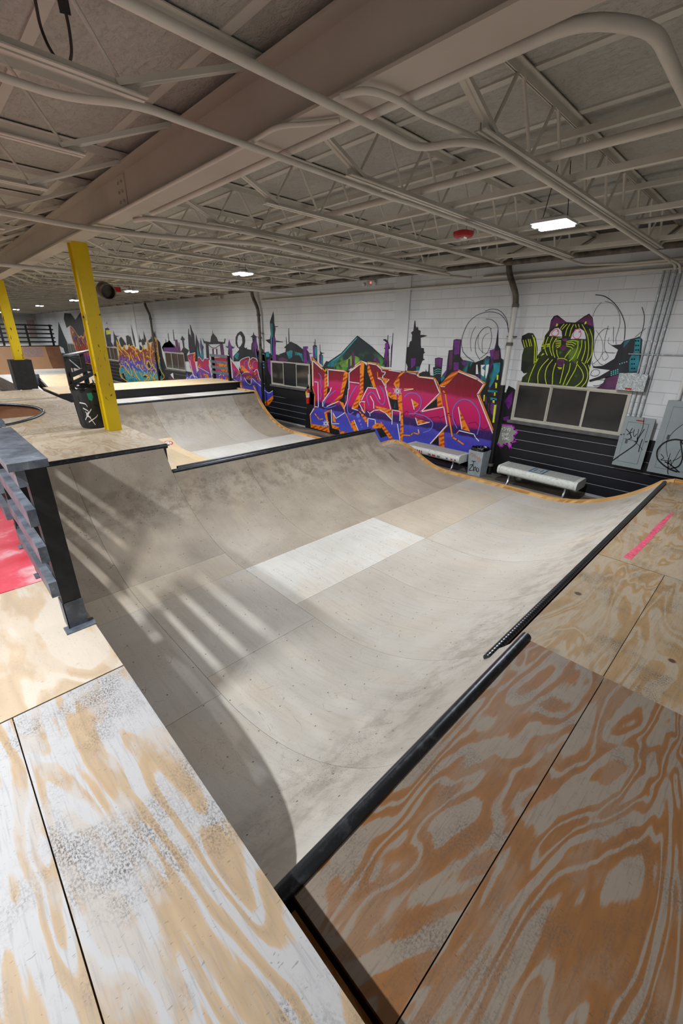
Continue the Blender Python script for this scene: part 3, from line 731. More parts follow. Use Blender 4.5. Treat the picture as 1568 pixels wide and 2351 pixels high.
# main I-beam
bt = 4.335
bm_ = thing('roof_beam', 'deep taupe steel I-beam carrying the joists along the hall', 'beam', (BX, 0, 3.95))
b = MB(); b.box(BX-0.115, BX+0.115, YB, YE, 3.95, 3.968); b.box(BX-0.115, BX+0.115, YB, YE, bt-0.018, bt); b.box(BX-0.007, BX+0.007, YB, YE, 3.968, bt-0.018)
b.build('i_section', 'beam_paint', bm_)
for ys in (5.55, 5.55+14.2):
    p = MB(); p.box(BX-0.017, BX-0.007, ys, ys+0.24, 4.0, 4.30); pl = p.build('splice_plate', 'beam_paint', bm_)
    for i in range(2):
        for k in range(3): MB().tube([(BX-0.035, ys+0.07+0.1*i, 4.07+0.085*k), (BX-0.015, ys+0.07+0.1*i, 4.07+0.085*k)], 0.014, 6).build('bolt', 'beam_paint', pl)
# yellow columns
def column(y0, z0, label, pad):
    c = thing('support_column', label, 'column', (2.22, y0+0.12, z0))
    b = MB(); b.box(2.125, 2.33, y0, y0+0.018, z0, 3.95); b.box(2.125, 2.33, y0+0.222, y0+0.24, z0, 3.95); b.box(2.155, 2.30, y0+0.018, y0+0.222, z0, 3.95)
    b.build('shaft', 'column_yellow', c)
    if pad:
        b = MB(); b.box(1.99, 2.10, y0-0.10, y0+0.34, z0, z0+0.98); b.box(2.35, 2.46, y0-0.10, y0+0.34, z0, z0+0.98); b.box(2.10, 2.35, y0-0.10, y0-0.004, z0, z0+0.98); b.box(2.10, 2.35, y0+0.244, y0+0.34, z0, z0+0.98)
        b.build('crash_pad', 'pad_black', c)
    return c
column(7.77, ZP, 'yellow steel column with chipped paint beside the deck bin', False)
column(15.06, ZP-0.5 if False else FZ, 'yellow steel column wrapped in a black crash pad', False)
o = [x for x in bpy.data.objects if x.name.startswith('support_column')][-1]
b = MB(); b.box(1.98, 2.10, 14.93, 15.42, 1.22, 2.0) ; b.box(2.35, 2.47, 14.93, 15.42, 1.22, 2.0); b.box(2.10, 2.35, 14.93, 15.055, 1.22, 2.0); b.box(2.10, 2.35, 15.305, 15.42, 1.22, 2.0)
b.build('crash_pad', 'pad_black', o)

# lateral bridging and pipes across the joists
def lateral(x, z, w_, name, label, cat, y0=YB+0.2, y1=YE-0.5, rnd=False, group=None, mat='roof_steel'):
    b = MB()
    if rnd: b.tube([(x, y0, z), (x, y1, z)], w_, 10)
    else: b.box(x-w_, x+w_, y0, y1, z, z+0.006); b.box(x-w_, x-w_+0.006, y0, y1, z+0.006, z+0.05)
    tag(b.build(name, mat, smooth=rnd, org=(x, y0, z)), label, cat, group)
for x in (4.5, 6.0, 7.7, -0.9, -3.4): lateral(x, 4.006, 0.025, 'bridging_angle', 'flat steel bridging angle lying across the joist bottom chords', 'bracing', group='bottom bridging')
for x in (4.45, 6.3, -1.35): lateral(x, 4.30, 0.025, 'bridging_angle', 'steel bridging angle tucked under the joist top chords', 'bracing', group='top bridging')
lateral(3.95, 4.045, 0.032, 'sprinkler_pipe', 'round cream pipe running lengthwise through the joists near the main beam', 'pipe', rnd=True, mat='pipe_paint')
lateral(6.62, 4.05, 0.03, 'sprinkler_pipe', 'round cream pipe running lengthwise above the hanging lights', 'pipe', rnd=True, mat='pipe_paint')
lateral(8.52, 4.06, 0.045, 'sprinkler_main', 'dark sprinkler main running lengthwise close to the painted wall', 'pipe', rnd=True, mat='rust')

def smooth_path(P, k=6, r=0.12):
    P = [Vector(p) for p in P]; out = [P[0]]
    for i in range(1, len(P)-1):
        a, b_, c = P[i-1], P[i], P[i+1]
        d1 = (a-b_); d2 = (c-b_); q = min(r, d1.length*0.45, d2.length*0.45)
        p1 = b_+d1.normalized()*q; p2 = b_+d2.normalized()*q
        for t in np.linspace(0, 1, k): out.append(p1*(1-t)**2+b_*2*t*(1-t)+p2*t*t)
    out.append(P[-1]); return out
def conduit(pts, r, label, mat='pipe_paint', clamps=(), name='conduit', rr=0.14, cat='pipe'):
    o = thing(name, label, cat, pts[0])
    P = smooth_path(pts, 6, rr); MB().tube(P, r, 10).build('pipe_run', mat, o, smooth=True)
    for q in clamps: MB().lathe([(r*1.0, -0.02), (r*1.5, -0.02), (r*1.5, 0.02), (r*1.0, 0.02)], (0,0), 10).build('clamp', 'rust', o)
    return o
zc = 3.90
conduit([(-3.0,3.14,zc),(0.95,3.14,zc),(1.25,2.93,zc),(3.45,2.95,zc-0.01),(3.7,2.92,zc-0.01),(8.35,2.92,zc-0.01),(8.85,2.4,3.915),(8.87,1.0,3.92)], 0.019, 'cream conduit running under the second joist and bending at the wall')
conduit([(-3.0,2.12,zc-0.02),(2.75,2.12,zc-0.02),(2.85,1.86,zc-0.01),(3.1,1.76,zc-0.01),(8.2,1.80,zc-0.01),(8.85,1.75,3.85),(8.88,1.73,3.78)], 0.021, 'thick cream conduit stepping sideways under the nearest joist')
conduit([(2.02,2.10,3.93),(2.03,1.93,3.91),(2.2,1.87,3.905),(2.42,1.88,3.905),(2.72,1.9,3.94),(3.1,1.855,3.94),(8.2,1.87,3.94),(8.8,1.68,3.84),(8.9,1.66,3.73)], 0.016, 'thin cream conduit leaving the main beam beside the thick one')
conduit([(-3.0,6.1,zc),(1.1,6.33,zc),(1.85,6.44,zc),(2.7,6.28,zc),(3.4,5.87,zc),(3.9,5.6,zc),(4.7,5.70,zc),(5.9,5.88,zc),(7.6,5.6,zc),(8.85,5.25,zc)], 0.029, 'thick wavy cream pipe passing under the main beam', rr=0.3)
conduit([(-3.0,10.4,3.86),(2.6,10.35,3.82),(8.0,10.2,3.80)], 0.036, 'long white pipe hung below the joists beyond the column', 'pipe_white')
conduit([(8.4,0.86,3.96),(2.6,0.82,3.96),(2.335,1.02,3.96),(2.335,5.4,3.96)], 0.028, 'cream conduit clipped along the wall-side edge of the main beam')
conduit([(2.20,2.30,3.925),(2.12,2.45,3.925),(1.99,2.62,3.925),(2.03,3.0,3.94),(2.035,6.15,3.94)], 0.014, 'thin conduit clipped along the platform-side edge of the main beam')
conduit([(2.27,5.75,3.93),(2.32,5.45,3.92),(3.4,5.25,3.92),(8.2,5.36,3.92)], 0.024, 'cream conduit branching from the beam beside the wavy pipe')
conduit([(8.925,1.2,3.80),(8.925,13.0,3.80)], 0.02, 'horizontal conduit clipped along the top of the painted wall')
conduit([(8.92,-1.0,3.88),(8.92,5.0,3.90)], 0.025, 'upper horizontal conduit along the top of the painted wall')
# looped cable hanging with a plug
cb = thing('hanging_cable', 'black looped cable with a plug hanging under the roof boards', 'cable', tuple(onz(90,20,4.3)))
Lp = [onz(75,-30,4.38), onz(92,60,4.3), onz(112,110,4.22), onz(140,150,4.17), onz(158,152,4.16), onz(166,120,4.18), onz(158,60,4.24), onz(150,25,4.27)]
MB().tube(smooth_path(Lp, 5, 0.1), 0.008, 8).build('cord', 'cable', cb, smooth=True)
MB().bar(onz(150,28,4.265), onz(143,-6,4.3), 0.05, 0.035).build('plug', 'cable', cb)

# lamps
def lamp_fixture(x, y):
    LAMP_Z = LAMP_H[x]
    t = thing('hanging_light', None, 'light', (x, y, LAMP_Z), 'hanging twin-bar LED lights')
    b = MB(); b.box(x-0.16, x+0.16, y-0.18, y+0.18, LAMP_Z+0.025, LAMP_Z+0.05); b.box(x-0.05, x+0.05, y-0.12, y+0.12, LAMP_Z+0.05, LAMP_Z+0.09); b.build('housing', 'lamp_body', t)
    for s in ((-1, 1) if x > 0 else (0,)): MB().box(x+s*0.085-(0.036 if s else 0.03), x+s*0.085+(0.036 if s else 0.03), y-0.17, y+0.17, LAMP_Z, LAMP_Z+0.025).build('light_bar', 'lamp_glow', t)
    for s in (-1, 1): MB().tube([(x, y+s*0.13, LAMP_Z+0.05), (x, y+s*0.05, CZ-0.02)], 0.004, 5).build('hanger_wire', 'cable', t)
    return t
def lamp_light(x, y):
    L = bpy.data.lights.new('lamp_light', 'AREA'); L.shape = 'RECTANGLE'; L.size = 0.30 if x > 0 else 0.06; L.size_y = 0.34; L.energy = LAMP_W[x]; L.color = (0.97, 0.985, 1.0)
    o = bpy.data.objects.new('lamp_light', L); col.objects.link(o); return o
for x in LAMP_ROWS:
    for y in (LAMP_Y if x < 0 else LAMP_Y[1:]):
        t = lamp_fixture(x, y); t['label'] = 'twin-bar LED light hanging over the ramps in the row nearer the painted wall' if x > 0 else 'single-bar LED light hanging above the platform'
        if x < 0: t['group'] = 'LED lights above the platform'
        l = lamp_light(x, y); l.parent = t; l.location = (0, 0, -0.012)

# ------------------------------------------------------------------ things along the wall
def rbox(b, x0, x1, y0, y1, z0, z1, r, axis='y', mi=0, n=5):     # box rounded in the section across axis
    if axis == 'y': A0, A1, B0, B1, t0, t1 = x0, x1, z0, z1, y0, y1
    elif axis == 'z': A0, A1, B0, B1, t0, t1 = x0, x1, y0, y1, z0, z1
    else: A0, A1, B0, B1, t0, t1 = y0, y1, z0, z1, x0, x1
    poly = []
    for cx, cy, a0 in ((A1-r, B1-r, 0), (A0+r, B1-r, pi/2), (A0+r, B0+r, pi), (A1-r, B0+r, 1.5*pi)):
        for k in range(n+1): a = a0+pi/2*k/n; poly.append((cx+r*cos(a), cy+r*sin(a)))
    return b.prism(poly, axis, t0, t1, mi)
def bench(y0, y1, label):
    t = thing('bench', label, 'bench', (8.52, (y0+y1)/2, FZ), None)
    x0, x1, z0, z1 = 8.27, 8.80, 0.13, 0.30
    MB_ = MB(); rbox(MB_, x0, x1, y0+0.05, y1-0.05, z0, z1, 0.07); MB_.build('seat', 'bench_white', t, smooth=True)
    MB().box(x0+0.06, x1-0.06, y0+0.08, y1-0.08, z1-0.001, z1+0.004).build('perforated_top', 'bench_mesh', t)
    for a, c in ((y0, y0+0.046), (y1-0.046, y1)):
        q = MB(); rbox(q, x0-0.006, x1+0.006, a, c, z0-0.006, z1+0.006, 0.075); q.build('end_cap', 'bench_white', t, smooth=True)
    for yy in (y0+0.22, y1-0.22):
        for sx in (-1, 1):
            q = MB(); q.tube(smooth_path([(8.535+sx*0.12, yy, z0), (8.535+sx*0.14, yy, 0.0), (8.535+sx*0.23, yy, FZ+0.01)], 4, 0.06), 0.02, 8); q.build('leg', 'bright_steel', t, smooth=True)
    return t
b1 = bench(2.19, 3.75, 'white perforated bench with a blue square mark, under the window')
q = MB(); z = 0.3055
q.box(8.34, 8.72, 2.86, 3.14, z, z+0.001, 0)
q.box(8.37, 8.69, 2.89, 3.11, z+0.001, z+0.002, 1)
for dy in (2.93, 3.05): q.box(8.43, 8.63, dy, dy+0.025, z+0.002, z+0.003, 0)
q.box(8.51, 8.55, 2.985, 3.01, z+0.002, z+0.003, 0)
q.build('blue_mark', ['sticker_blue', 'bench_mesh'], b1)
b2 = bench(4.66, 6.2, 'white perforated bench with red lettering and small stickers on its edge')
for i, (yy, w_, m_) in enumerate(((5.86,0.02,'sticker_red'),(5.80,0.02,'sticker_red'),(5.74,0.025,'sticker_red'),(5.68,0.02,'sticker_red'),(5.45,0.07,'panel_line'),(5.33,0.09,'sticker_red'),(5.2,0.08,'panel_line'),(5.05,0.1,'ext_label'),(4.97,0.03,'sticker_blue'),(4.85,0.04,'sticker_red'),(4.76,0.04,'panel_line'))):
    MB().box(8.262, 8.269, yy-w_/2, yy+w_/2, 0.185, 0.245 if i < 4 or i == 7 else 0.215).build('sticker', m_, b2)
# bin by the benches
def bagtop(b, cx, cy, z, r, seed, mi=0, sq=1.0, h=0.12):
    rnd = random.Random(seed); n = 28; rings = []
    for r_f, dz in ((1.06,-0.10),(1.10,-0.02),(1.07,0.05),(0.98,0.09),(0.85,0.06),(0.75,-0.05)):
        ring = []
        for k in range(n):
            a = 2*pi*k/n; w_ = 1+rnd.uniform(-0.05, 0.05); e = max(abs(cos(a)), abs(sin(a))) if sq else 1
            rr = r*r_f*w_/(e**0.7 if sq else 1); ring.append((cx+rr*cos(a), cy+rr*sin(a), z+dz*h/0.12+rnd.uniform(-0.018, 0.018)))
        rings.append(ring)
    vs = [p for r0 in rings for p in r0]; m = len(rings)
    fs = [(i*n+k, i*n+(k+1)%n, (i+1)*n+(k+1)%n, (i+1)*n+k) for i in range(m-1) for k in range(n)]
    return b.add(vs, fs, mi)
tc = thing('trash_can', 'grey square trash can with a black bag and scrawled tags, between the benches', 'trash can', (8.62, 4.36, FZ))
def taper(b, cx, cy, z0, z1, w0, w1, mi=0, open_=True):
    vs = [(cx-w0,cy-w0,z0),(cx+w0,cy-w0,z0),(cx+w0,cy+w0,z0),(cx-w0,cy+w0,z0),(cx-w1,cy-w1,z1),(cx+w1,cy-w1,z1),(cx+w1,cy+w1,z1),(cx-w1,cy+w1,z1)]
    fs = [(0,3,2,1),(0,1,5,4),(1,2,6,5),(2,3,7,6),(3,0,4,7)]+([] if open_ else [(4,5,6,7)])
    return b.add(vs, fs, mi)
taper(MB(), 8.60, 4.36, FZ, 0.46, 0.15, 0.175, 0, False).build('bin_body', 'bin_grey', tc)
bagtop(MB(), 8.60, 4.36, 0.455, 0.155, 3, h=0.09).build('bag', 'bag_black', tc, smooth=True)
# strokes on any plane: polyline ribbon
def ribbon(pts, w_, flat2=True):
    P = [np.array(p, float) for p in pts]; n = len(P); L = []; R_ = []
    for i in range(n):
        d = P[min(i+1, n-1)]-P[max(i-1, 0)]; d = d/(np.linalg.norm(d)+1e-9); nn = np.array((-d[1], d[0]))
        ww = w_[i] if isinstance(w_, (list, tuple)) else w_
        L.append(P[i]+nn*ww/2); R_.append(P[i]-nn*ww/2)
    return L, R_
def add_ribbon(b, pts, w_, fn, mi=0):
    L, R_ = ribbon(pts, w_); n = len(L)
    b.add([fn(*p) for p in L]+[fn(*p) for p in R_], [(i, i+1, n+i+1, n+i) for i in range(n-1)], mi)
def curve(pts, k=5):     # Catmull-Rom through 2-D points
    P = [np.array(p, float) for p in pts]; P = [2*P[0]-P[1]]+P+[2*P[-1]-P[-2]]; out = []
    for i in range(1, len(P)-2):
        for t in np.linspace(0, 1, k, endpoint=False):
            a, b_, c, d = P[i-1], P[i], P[i+1], P[i+2]
            out.append(0.5*((2*b_)+(-a+c)*t+(2*a-5*b_+4*c-d)*t*t+(-a+3*b_-3*c+d)*t**3))
    out.append(P[-2]); return out
# tags on the bin front (faces the ramp)
b = MB(); fx = lambda y, z: (8.60-0.15-(z-FZ)*0.045-0.004, y, z)
for s in ([(4.47,0.12),(4.40,0.14),(4.47,0.0),(4.40,0.01)], [(4.38,0.10),(4.35,0.02),(4.38,0.02),(4.33,0.11),(4.31,0.02)], [(4.29,0.1),(4.25,0.08),(4.25,0.02),(4.29,0.01),(4.30,0.09)], [(4.44,0.22),(4.34,0.23)], [(4.39,0.22),(4.39,0.10)]):
    add_ribbon(b, curve([(y, z) for y, z in s]), 0.014, fx, 0)
for s in ([(4.50,0.36),(4.44,0.40),(4.44,0.30)], [(4.41,0.33),(4.38,0.38),(4.36,0.3)], [(4.33,0.36),(4.30,0.28),(4.28,0.34)], [(4.26,0.34),(4.24,0.26)]):
    add_ribbon(b, curve([(y, z) for y, z in s]), 0.012, fx, 1)
b.build('tags', ['paint_black', 'bin_orange'], tc, fix=False)
# round bin on the far platform
cx, cy = 2.08, 8.36
dc = thing('trash_can', 'round dark trash can with white and green tags beside the yellow column', 'trash can', (cx, cy, ZP+0.005))
MB().lathe([(0.01, ZP+0.005), (0.20, ZP+0.005), (0.215, ZP+0.03), (0.262, ZP+0.68), (0.252, ZP+0.68), (0.205, ZP+0.05), (0.01, ZP+0.05)], (cx, cy), 28).build('bin_body', 'bin_dark', dc, smooth=True)
bagtop(MB(), cx, cy, ZP+0.675, 0.242, 9, sq=0, h=0.06).build('bag', 'bag_black', dc, smooth=True)
for k in range(10):
    a = 2*pi*k/10; MB().tube([(cx+0.217*cos(a), cy+0.217*sin(a), ZP+0.06), (cx+0.254*cos(a), cy+0.254*sin(a), ZP+0.57)], 0.008, 5).build('rib', 'bin_dark', dc)
b = MB()
def cyl(u, z): a = -pi*0.62+u; r = 0.215+(z-ZP-0.03)*0.0723+0.009; return (cx+r*cos(a), cy+r*sin(a), z)
for s, w_, mi in (([(-0.55,ZP+0.45),(-0.2,ZP+0.43),(-0.1,ZP+0.38)],0.02,0), ([(-0.4,ZP+0.36),(-0.1,ZP+0.30),(-0.3,ZP+0.24),(-0.05,ZP+0.2)],0.02,0), ([(-0.45,ZP+0.16),(0.1,ZP+0.34)],0.02,0), ([(-0.3,ZP+0.30),(0.15,ZP+0.07)],0.022,0), ([(-0.25,ZP+0.12),(0.3,ZP+0.2),(0.42,ZP+0.24)],0.018,0),
                 ([(0.3,ZP+0.4),(0.6,ZP+0.36),(0.65,ZP+0.2),(0.5,ZP+0.12)],0.02,2)):
    add_ribbon(b, curve(s), [w_*3.2 if False else w_]*len(curve(s)), cyl, mi)
L = [(0.02,ZP+0.60),(0.30,ZP+0.61),(0.36,ZP+0.54),(0.24,ZP+0.47),(0.06,ZP+0.50)]
b.add([cyl(u, z) for u, z in L], [tuple(range(5))], 1)
b.build('tags', ['paint_white', 'paint_teal', 'paint_black'], dc, fix=False)

# electrical gear
def panel(name, label, x0, y0, y1, z0, z1, door, tag_y):
    t = thing(name, label, 'electrical panel', (WX, (y0+y1)/2, z0))
    MB().box(x0+0.012, WX-0.011, y0+0.02, y1-0.02, z0+0.01, z1-0.01).build('box_body', 'panel_grey', t)
    MB().box(x0, x0+0.012, y0, y1, z0, z1).build('cover', 'panel_grey', t)
    a, c, e, f = door
    d = MB().box(x0-0.006, x0-0.0005, a, c, e, f).build('door', 'panel_grey', t)
    fr = MB()
    for q in ((a-0.006,a,e-0.006,f+0.006),(c,c+0.006,e-0.006,f+0.006),(a,c,e-0.006,e),(a,c,f,f+0.006)): fr.box(x0-0.002, x0-0.0004, *q)
    fr.build('door_gap', 'panel_line', t)
    MB().box(x0-0.014, x0-0.0062, c-0.07, c-0.035, (e+f)/2-0.02, (e+f)/2+0.06).build('latch', 'rail_grey', d)
    lb = MB().box(x0-0.002, x0-0.0006, tag_y-0.055, tag_y+0.055, z1-0.065, z1-0.04).build('warning_label', 'label_orange', t)
    q = MB(); [q.box(x0-0.003, x0-0.0021, tag_y-0.045+k*0.03, tag_y-0.045+k*0.03+0.018, z1-0.059, z1-0.046) for k in range(4)]; q.build('label_print', 'label_text', lb)
    return t
p1 = panel('electrical_panel', 'smaller grey breaker panel with black scrawled tag, below the galvanised box', 8.82, 1.395, 1.85, 0.64, 1.525, (1.47,1.775,0.73,1.43), 1.60)
p2 = panel('electrical_panel', 'larger grey breaker panel with a looping black tag', 8.80, 0.62, 1.30, 0.64, 1.86, (0.72,1.20,0.74,1.76), 1.0)
t = thing('junction_box', 'bare galvanised junction box above the window end', 'junction box', (WX, 1.89, 1.95))
MB().box(8.835, WX-0.011, 1.69, 2.09, 1.955, 2.225).build('box_body', 'galvanised', t); MB().box(8.82, 8.835, 1.68, 2.105, 1.95, 2.23).build('cover', 'galv_box', t)
lb = MB().box(8.818, 8.8198, 1.86, 1.96, 1.965, 1.995).build('warning_label', 'label_orange', t)
q = MB(); [q.box(8.817, 8.8178, 1.87+k*0.022, 1.885+k*0.022, 1.972, 1.988) for k in range(4)]; q.build('label_print', 'label_text', lb)
def tagstroke(parent, X, crop, strokes, name='tag_scrawl', mat='paint_black'):
    b = MB()
    for pts, w_ in strokes: add_ribbon(b, curve(pxs(crop, pts)), w_/crop[2], lambda x, y: onx(x, y, X), 0)
    return b.build(name, mat, parent, fix=False)
G = (1380, 600, 4.521)
tagstroke(p1, 8.811, G, [([(115,2070),(200,2010),(330,1920),(375,1870),(375,1830)],11),([(262,1740),(300,1790),(310,1830),(280,1850)],8),([(325,1730),(300,1780),(318,1840)],7),([(265,1800),(330,1770)],7),([(345,1745),(335,1790),(345,1820),(370,1790)],7),([(390,1740),(380,1800),(375,1860)],6),([(450,1740),(410,1800),(365,1870),(350,1860)],8),([(430,1845),(405,1910),(388,1980)],9),([(245,1840),(330,1860),(400,1920),(430,1960)],5),([(445,1620),(430,1730),(370,1860)],6),([(455,1875),(480,1870)],8),([(200,1798),(215,1798)],10),([(228,1795),(242,1793)],9)])
tagstroke(p2, 8.791, G, [([(850,1690),(760,1760),(690,1850),(675,1930),(690,2030)],5),([(850,1860),(760,1850),(660,1880),(590,1950),(580,2030),(620,2090),(700,2150),(790,2185)],16),([(850,1900),(825,1870),(840,1990),(840,2060),(800,2130),(720,2150)],14),([(620,2000),(650,2040),(620,2060),(690,2070)],7),([(700,2040),(690,2110),(720,2060),(730,2130)],8),([(740,2070),(790,2050),(830,2020)],6),([(660,2080),(720,2110),(800,2180),(808,2190)],12),([(700,2120),(690,2180),(696,2210)],8),([(720,1990),(700,2060),(690,2150)],5),([(820,1950),(760,2060),(700,2150)],5)])
for i, (yt, yb, zt, zb) in enumerate(((1.88,1.86,3.78,2.235),(1.80,1.775,3.78,2.235),(1.72,1.715,3.78,2.235),(1.655,1.645,3.75,1.53))):
    o = conduit([(8.925, yt, zt), (8.925, yb, zb)], 0.014, ['slim vertical conduit entering the galvanised box, furthest from the breaker panels', 'slim vertical conduit entering the middle of the galvanised box', 'slim vertical conduit entering the galvanised box end nearest the panels', 'slim vertical conduit passing beside the galvanised box down to the panel'][i], 'galvanised')
for i, (y, ) in enumerate(((1.80,),(1.72,))): conduit([(8.925, y, 1.945), (8.925, y, 1.53)], 0.014, ['short conduit stub joining the galvanised box to the breaker panel, window side', 'short conduit stub joining the galvanised box to the breaker panel, second one'][i], 'galvanised')
conduit([(8.93, 2.07, 2.54), (8.93, -0.5, 2.56)], 0.010, 'thin horizontal conduit crossing behind the vertical ones', 'galvanised')
conduit([(8.91, 1.19, 1.865), (8.91, 1.21, 3.84)], 0.028, 'thick vertical conduit rising from the larger breaker panel', 'pipe_white')
# downspouts
def downspout(y, label):
    t = thing('downspout', label, 'pipe', (8.835, y, FZ))
    MB().tube([(8.835, y, 1.85), (8.835, y, 3.35)], 0.05, 12).build('upper_pipe', 'pipe_white' if y < 10 else 'rust', t, smooth=True)
    MB().tube([(8.835, y, FZ), (8.835, y, 1.85)], 0.052, 12).build('lower_pipe', 'black_paint', t, smooth=True)
    MB().tube(smooth_path([(8.835, y, 3.35), (8.835, y+0.03, 3.55), (8.77, y+0.22, 3.95), (8.77, y+0.25, 4.25)], 5, 0.12), 0.055, 12).build('offset_bend', 'rust', t, smooth=True)
    for z in (0.12, 2.65, 3.35): MB().lathe([(0.052, z-0.03), (0.068, z-0.03), (0.068, z+0.03), (0.052, z+0.03)], (8.835, y), 14).build('coupling', 'rust', t, smooth=True)
    MB().box(8.82, WX-0.011, y-0.08, y+0.08, 2.78, 2.80).build('bracket', 'rust', t)
downspout(4.18, 'stained downspout between the pink lettering and the cat mural')
downspout(13.08, 'brown downspout beside the small lettering and tall tower')
downspout(22.2, 'dark downspout beside the yellow flame lettering')
# fire extinguisher
ey = 10.62
fe = thing('fire_extinguisher', 'red fire extinguisher hung beside the big lettering', 'extinguisher', (8.88, ey, 0.75))
MB().lathe([(0.005,0.72),(0.055,0.725),(0.06,0.76),(0.06,1.08),(0.05,1.13),(0.02,1.16),(0.02,1.2)], (8.88, ey), 16).build('cylinder', 'ext_red', fe, smooth=True)
MB().lathe([(0.0615,0.92),(0.0615,1.06)], (8.88, ey), 16).build('label_band', 'ext_label', fe); MB().box(8.81, 8.818, ey-0.04, ey+0.03, 0.98, 1.10).build('tag', 'ext_yellow', fe)
MB().box(8.84, 8.92, ey-0.015, ey+0.015, 1.2, 1.25).build('handle', 'black_paint', fe); MB().tube([(8.86,ey,1.2),(8.82,ey+0.05,1.15),(8.82,ey+0.06,0.9)], 0.012, 8).build('hose', 'black_paint', fe)
MB().box(8.94, WX-0.011, ey-0.05, ey+0.05, 1.3, 1.62).build('sign_card', 'ext_label', fe)
# roof-mounted safety devices
hx = thing('fire_horn', 'round red fire alarm horn under the joists', 'alarm', (4.87, 3.05, 3.9))
MB().lathe([(0.01,3.80),(0.10,3.805),(0.115,3.825),(0.115,3.85),(0.05,3.87),(0.01,3.87)], (4.87, 3.05), 20).build('horn_body', 'horn_red', hx, smooth=True)
MB().box(4.84, 4.90, 3.02, 3.08, 3.785, 3.805).build('strobe', 'ext_label', hx); MB().tube([(4.87,3.02,3.865),(4.87,3.02,3.96)], 0.008, 6).build('stem', 'roof_steel', hx)
for px, lab in (((853,649), 'twin-head emergency light on the wall above the green mountain mural'), ((505,683), 'twin-head emergency light on the wall above the small lettering')):
    P = onx(px[0], px[1], 8.9); t = thing('emergency_light', lab, 'light', P)
    MB().box(8.87, WX-0.011, P[1]-0.12, P[1]+0.12, P[2]-0.05, P[2]+0.05).build('housing', 'lamp_body', t)
    for s in (-1, 1): MB().tube([(8.86, P[1]+s*0.16, P[2]-0.02), (8.78, P[1]+s*0.18, P[2]-0.05)], [0.03, 0.055], 10).build('lamp_head', 'lamp_body', t, smooth=True)
    MB().box(8.866, 8.8695, P[1]-0.02, P[1]+0.02, P[2]-0.02, P[2]+0.02).build('indicator', 'exit_glow', t)
P = onz(244, 668, 3.75); t = thing('duct_end', 'round grey ventilation duct end hanging under the far joists', 'duct', P)
MB().lathe([(0.0,0.1),(0.16,0.1),(0.16,-0.1),(0.19,-0.1),(0.2,0.12),(0.0,0.14)], (0,0), 20)
b = MB().lathe([(0.17,-0.14),(0.2,-0.14),(0.2,0.16),(0.01,0.16),(0.01,0.1),(0.17,0.1)], (0,0), 22)
th_ = 1.35; b.v = [(P[0]+x, P[1]+y*cos(th_)+z*sin(th_), P[2]+0.0-y*sin(th_)+z*cos(th_)) for x, y, z in b.v]
b.build('duct_ring', 'rust', t, smooth=True)
MB().tube([(P[0], P[1], P[2]+0.19), (P[0], P[1], CZ-0.03)], 0.01, 6).build('hanger_rod', 'roof_steel', t)
P = onz(263, 664, 3.85); t = thing('exit_sign', 'red flat alarm sign under the far joists', 'sign', P)
MB().box(P[0]-0.16, P[0]+0.16, P[1]-0.02, P[1]+0.02, P[2]-0.06, P[2]+0.06).build('sign_face', 'horn_red', t); MB().tube([(P[0],P[1],P[2]+0.06),(P[0],P[1],CZ-0.013)], 0.01, 6).build('stem', 'roof_steel', t)
# pink streak and small dark scrap on the decks
b = MB(); pk = [onz(x, y, ZL+0.0065)[:2] for x, y in pxs((1280,1050,5.444), [(870,1260),(960,1180),(1060,1090),(1150,1000),(1230,905),(1330,800),(1440,690)])]
add_ribbon(b, pk, [0.07,0.06,0.055,0.05,0.06,0.05,0.02], lambda x, y: (x, y, ZL+0.0062)); b.build('paint_streak', 'sticker_pink', ld, fix=False)
# sign lettering
for i, txt in enumerate(('GATOR', 'SKINS')):
    cu = bpy.data.curves.new('sign_text', 'FONT'); cu.body = txt; cu.size = 0.15; cu.extrude = 0.004; cu.align_x = 'CENTER'
    tt = 0.845-0.08*i; yq, zq_ = qpt(tt, 0.036)
    tmp = bpy.data.objects.new('sign_text', cu); col.objects.link(tmp)
    bpy.context.view_layer.update(); me = bpy.data.meshes.new_from_object(tmp.evaluated_get(bpy.context.evaluated_depsgraph_get())); bpy.data.objects.remove(tmp)
    o = bpy.data.objects.new('lettering', me); col.objects.link(o); me.materials.append(M['notice'])
    o.parent = sg; o.location = Vector((5.25, yq, zq_))-ORG[sg]; o.rotation_euler = (tt, 0, 0)

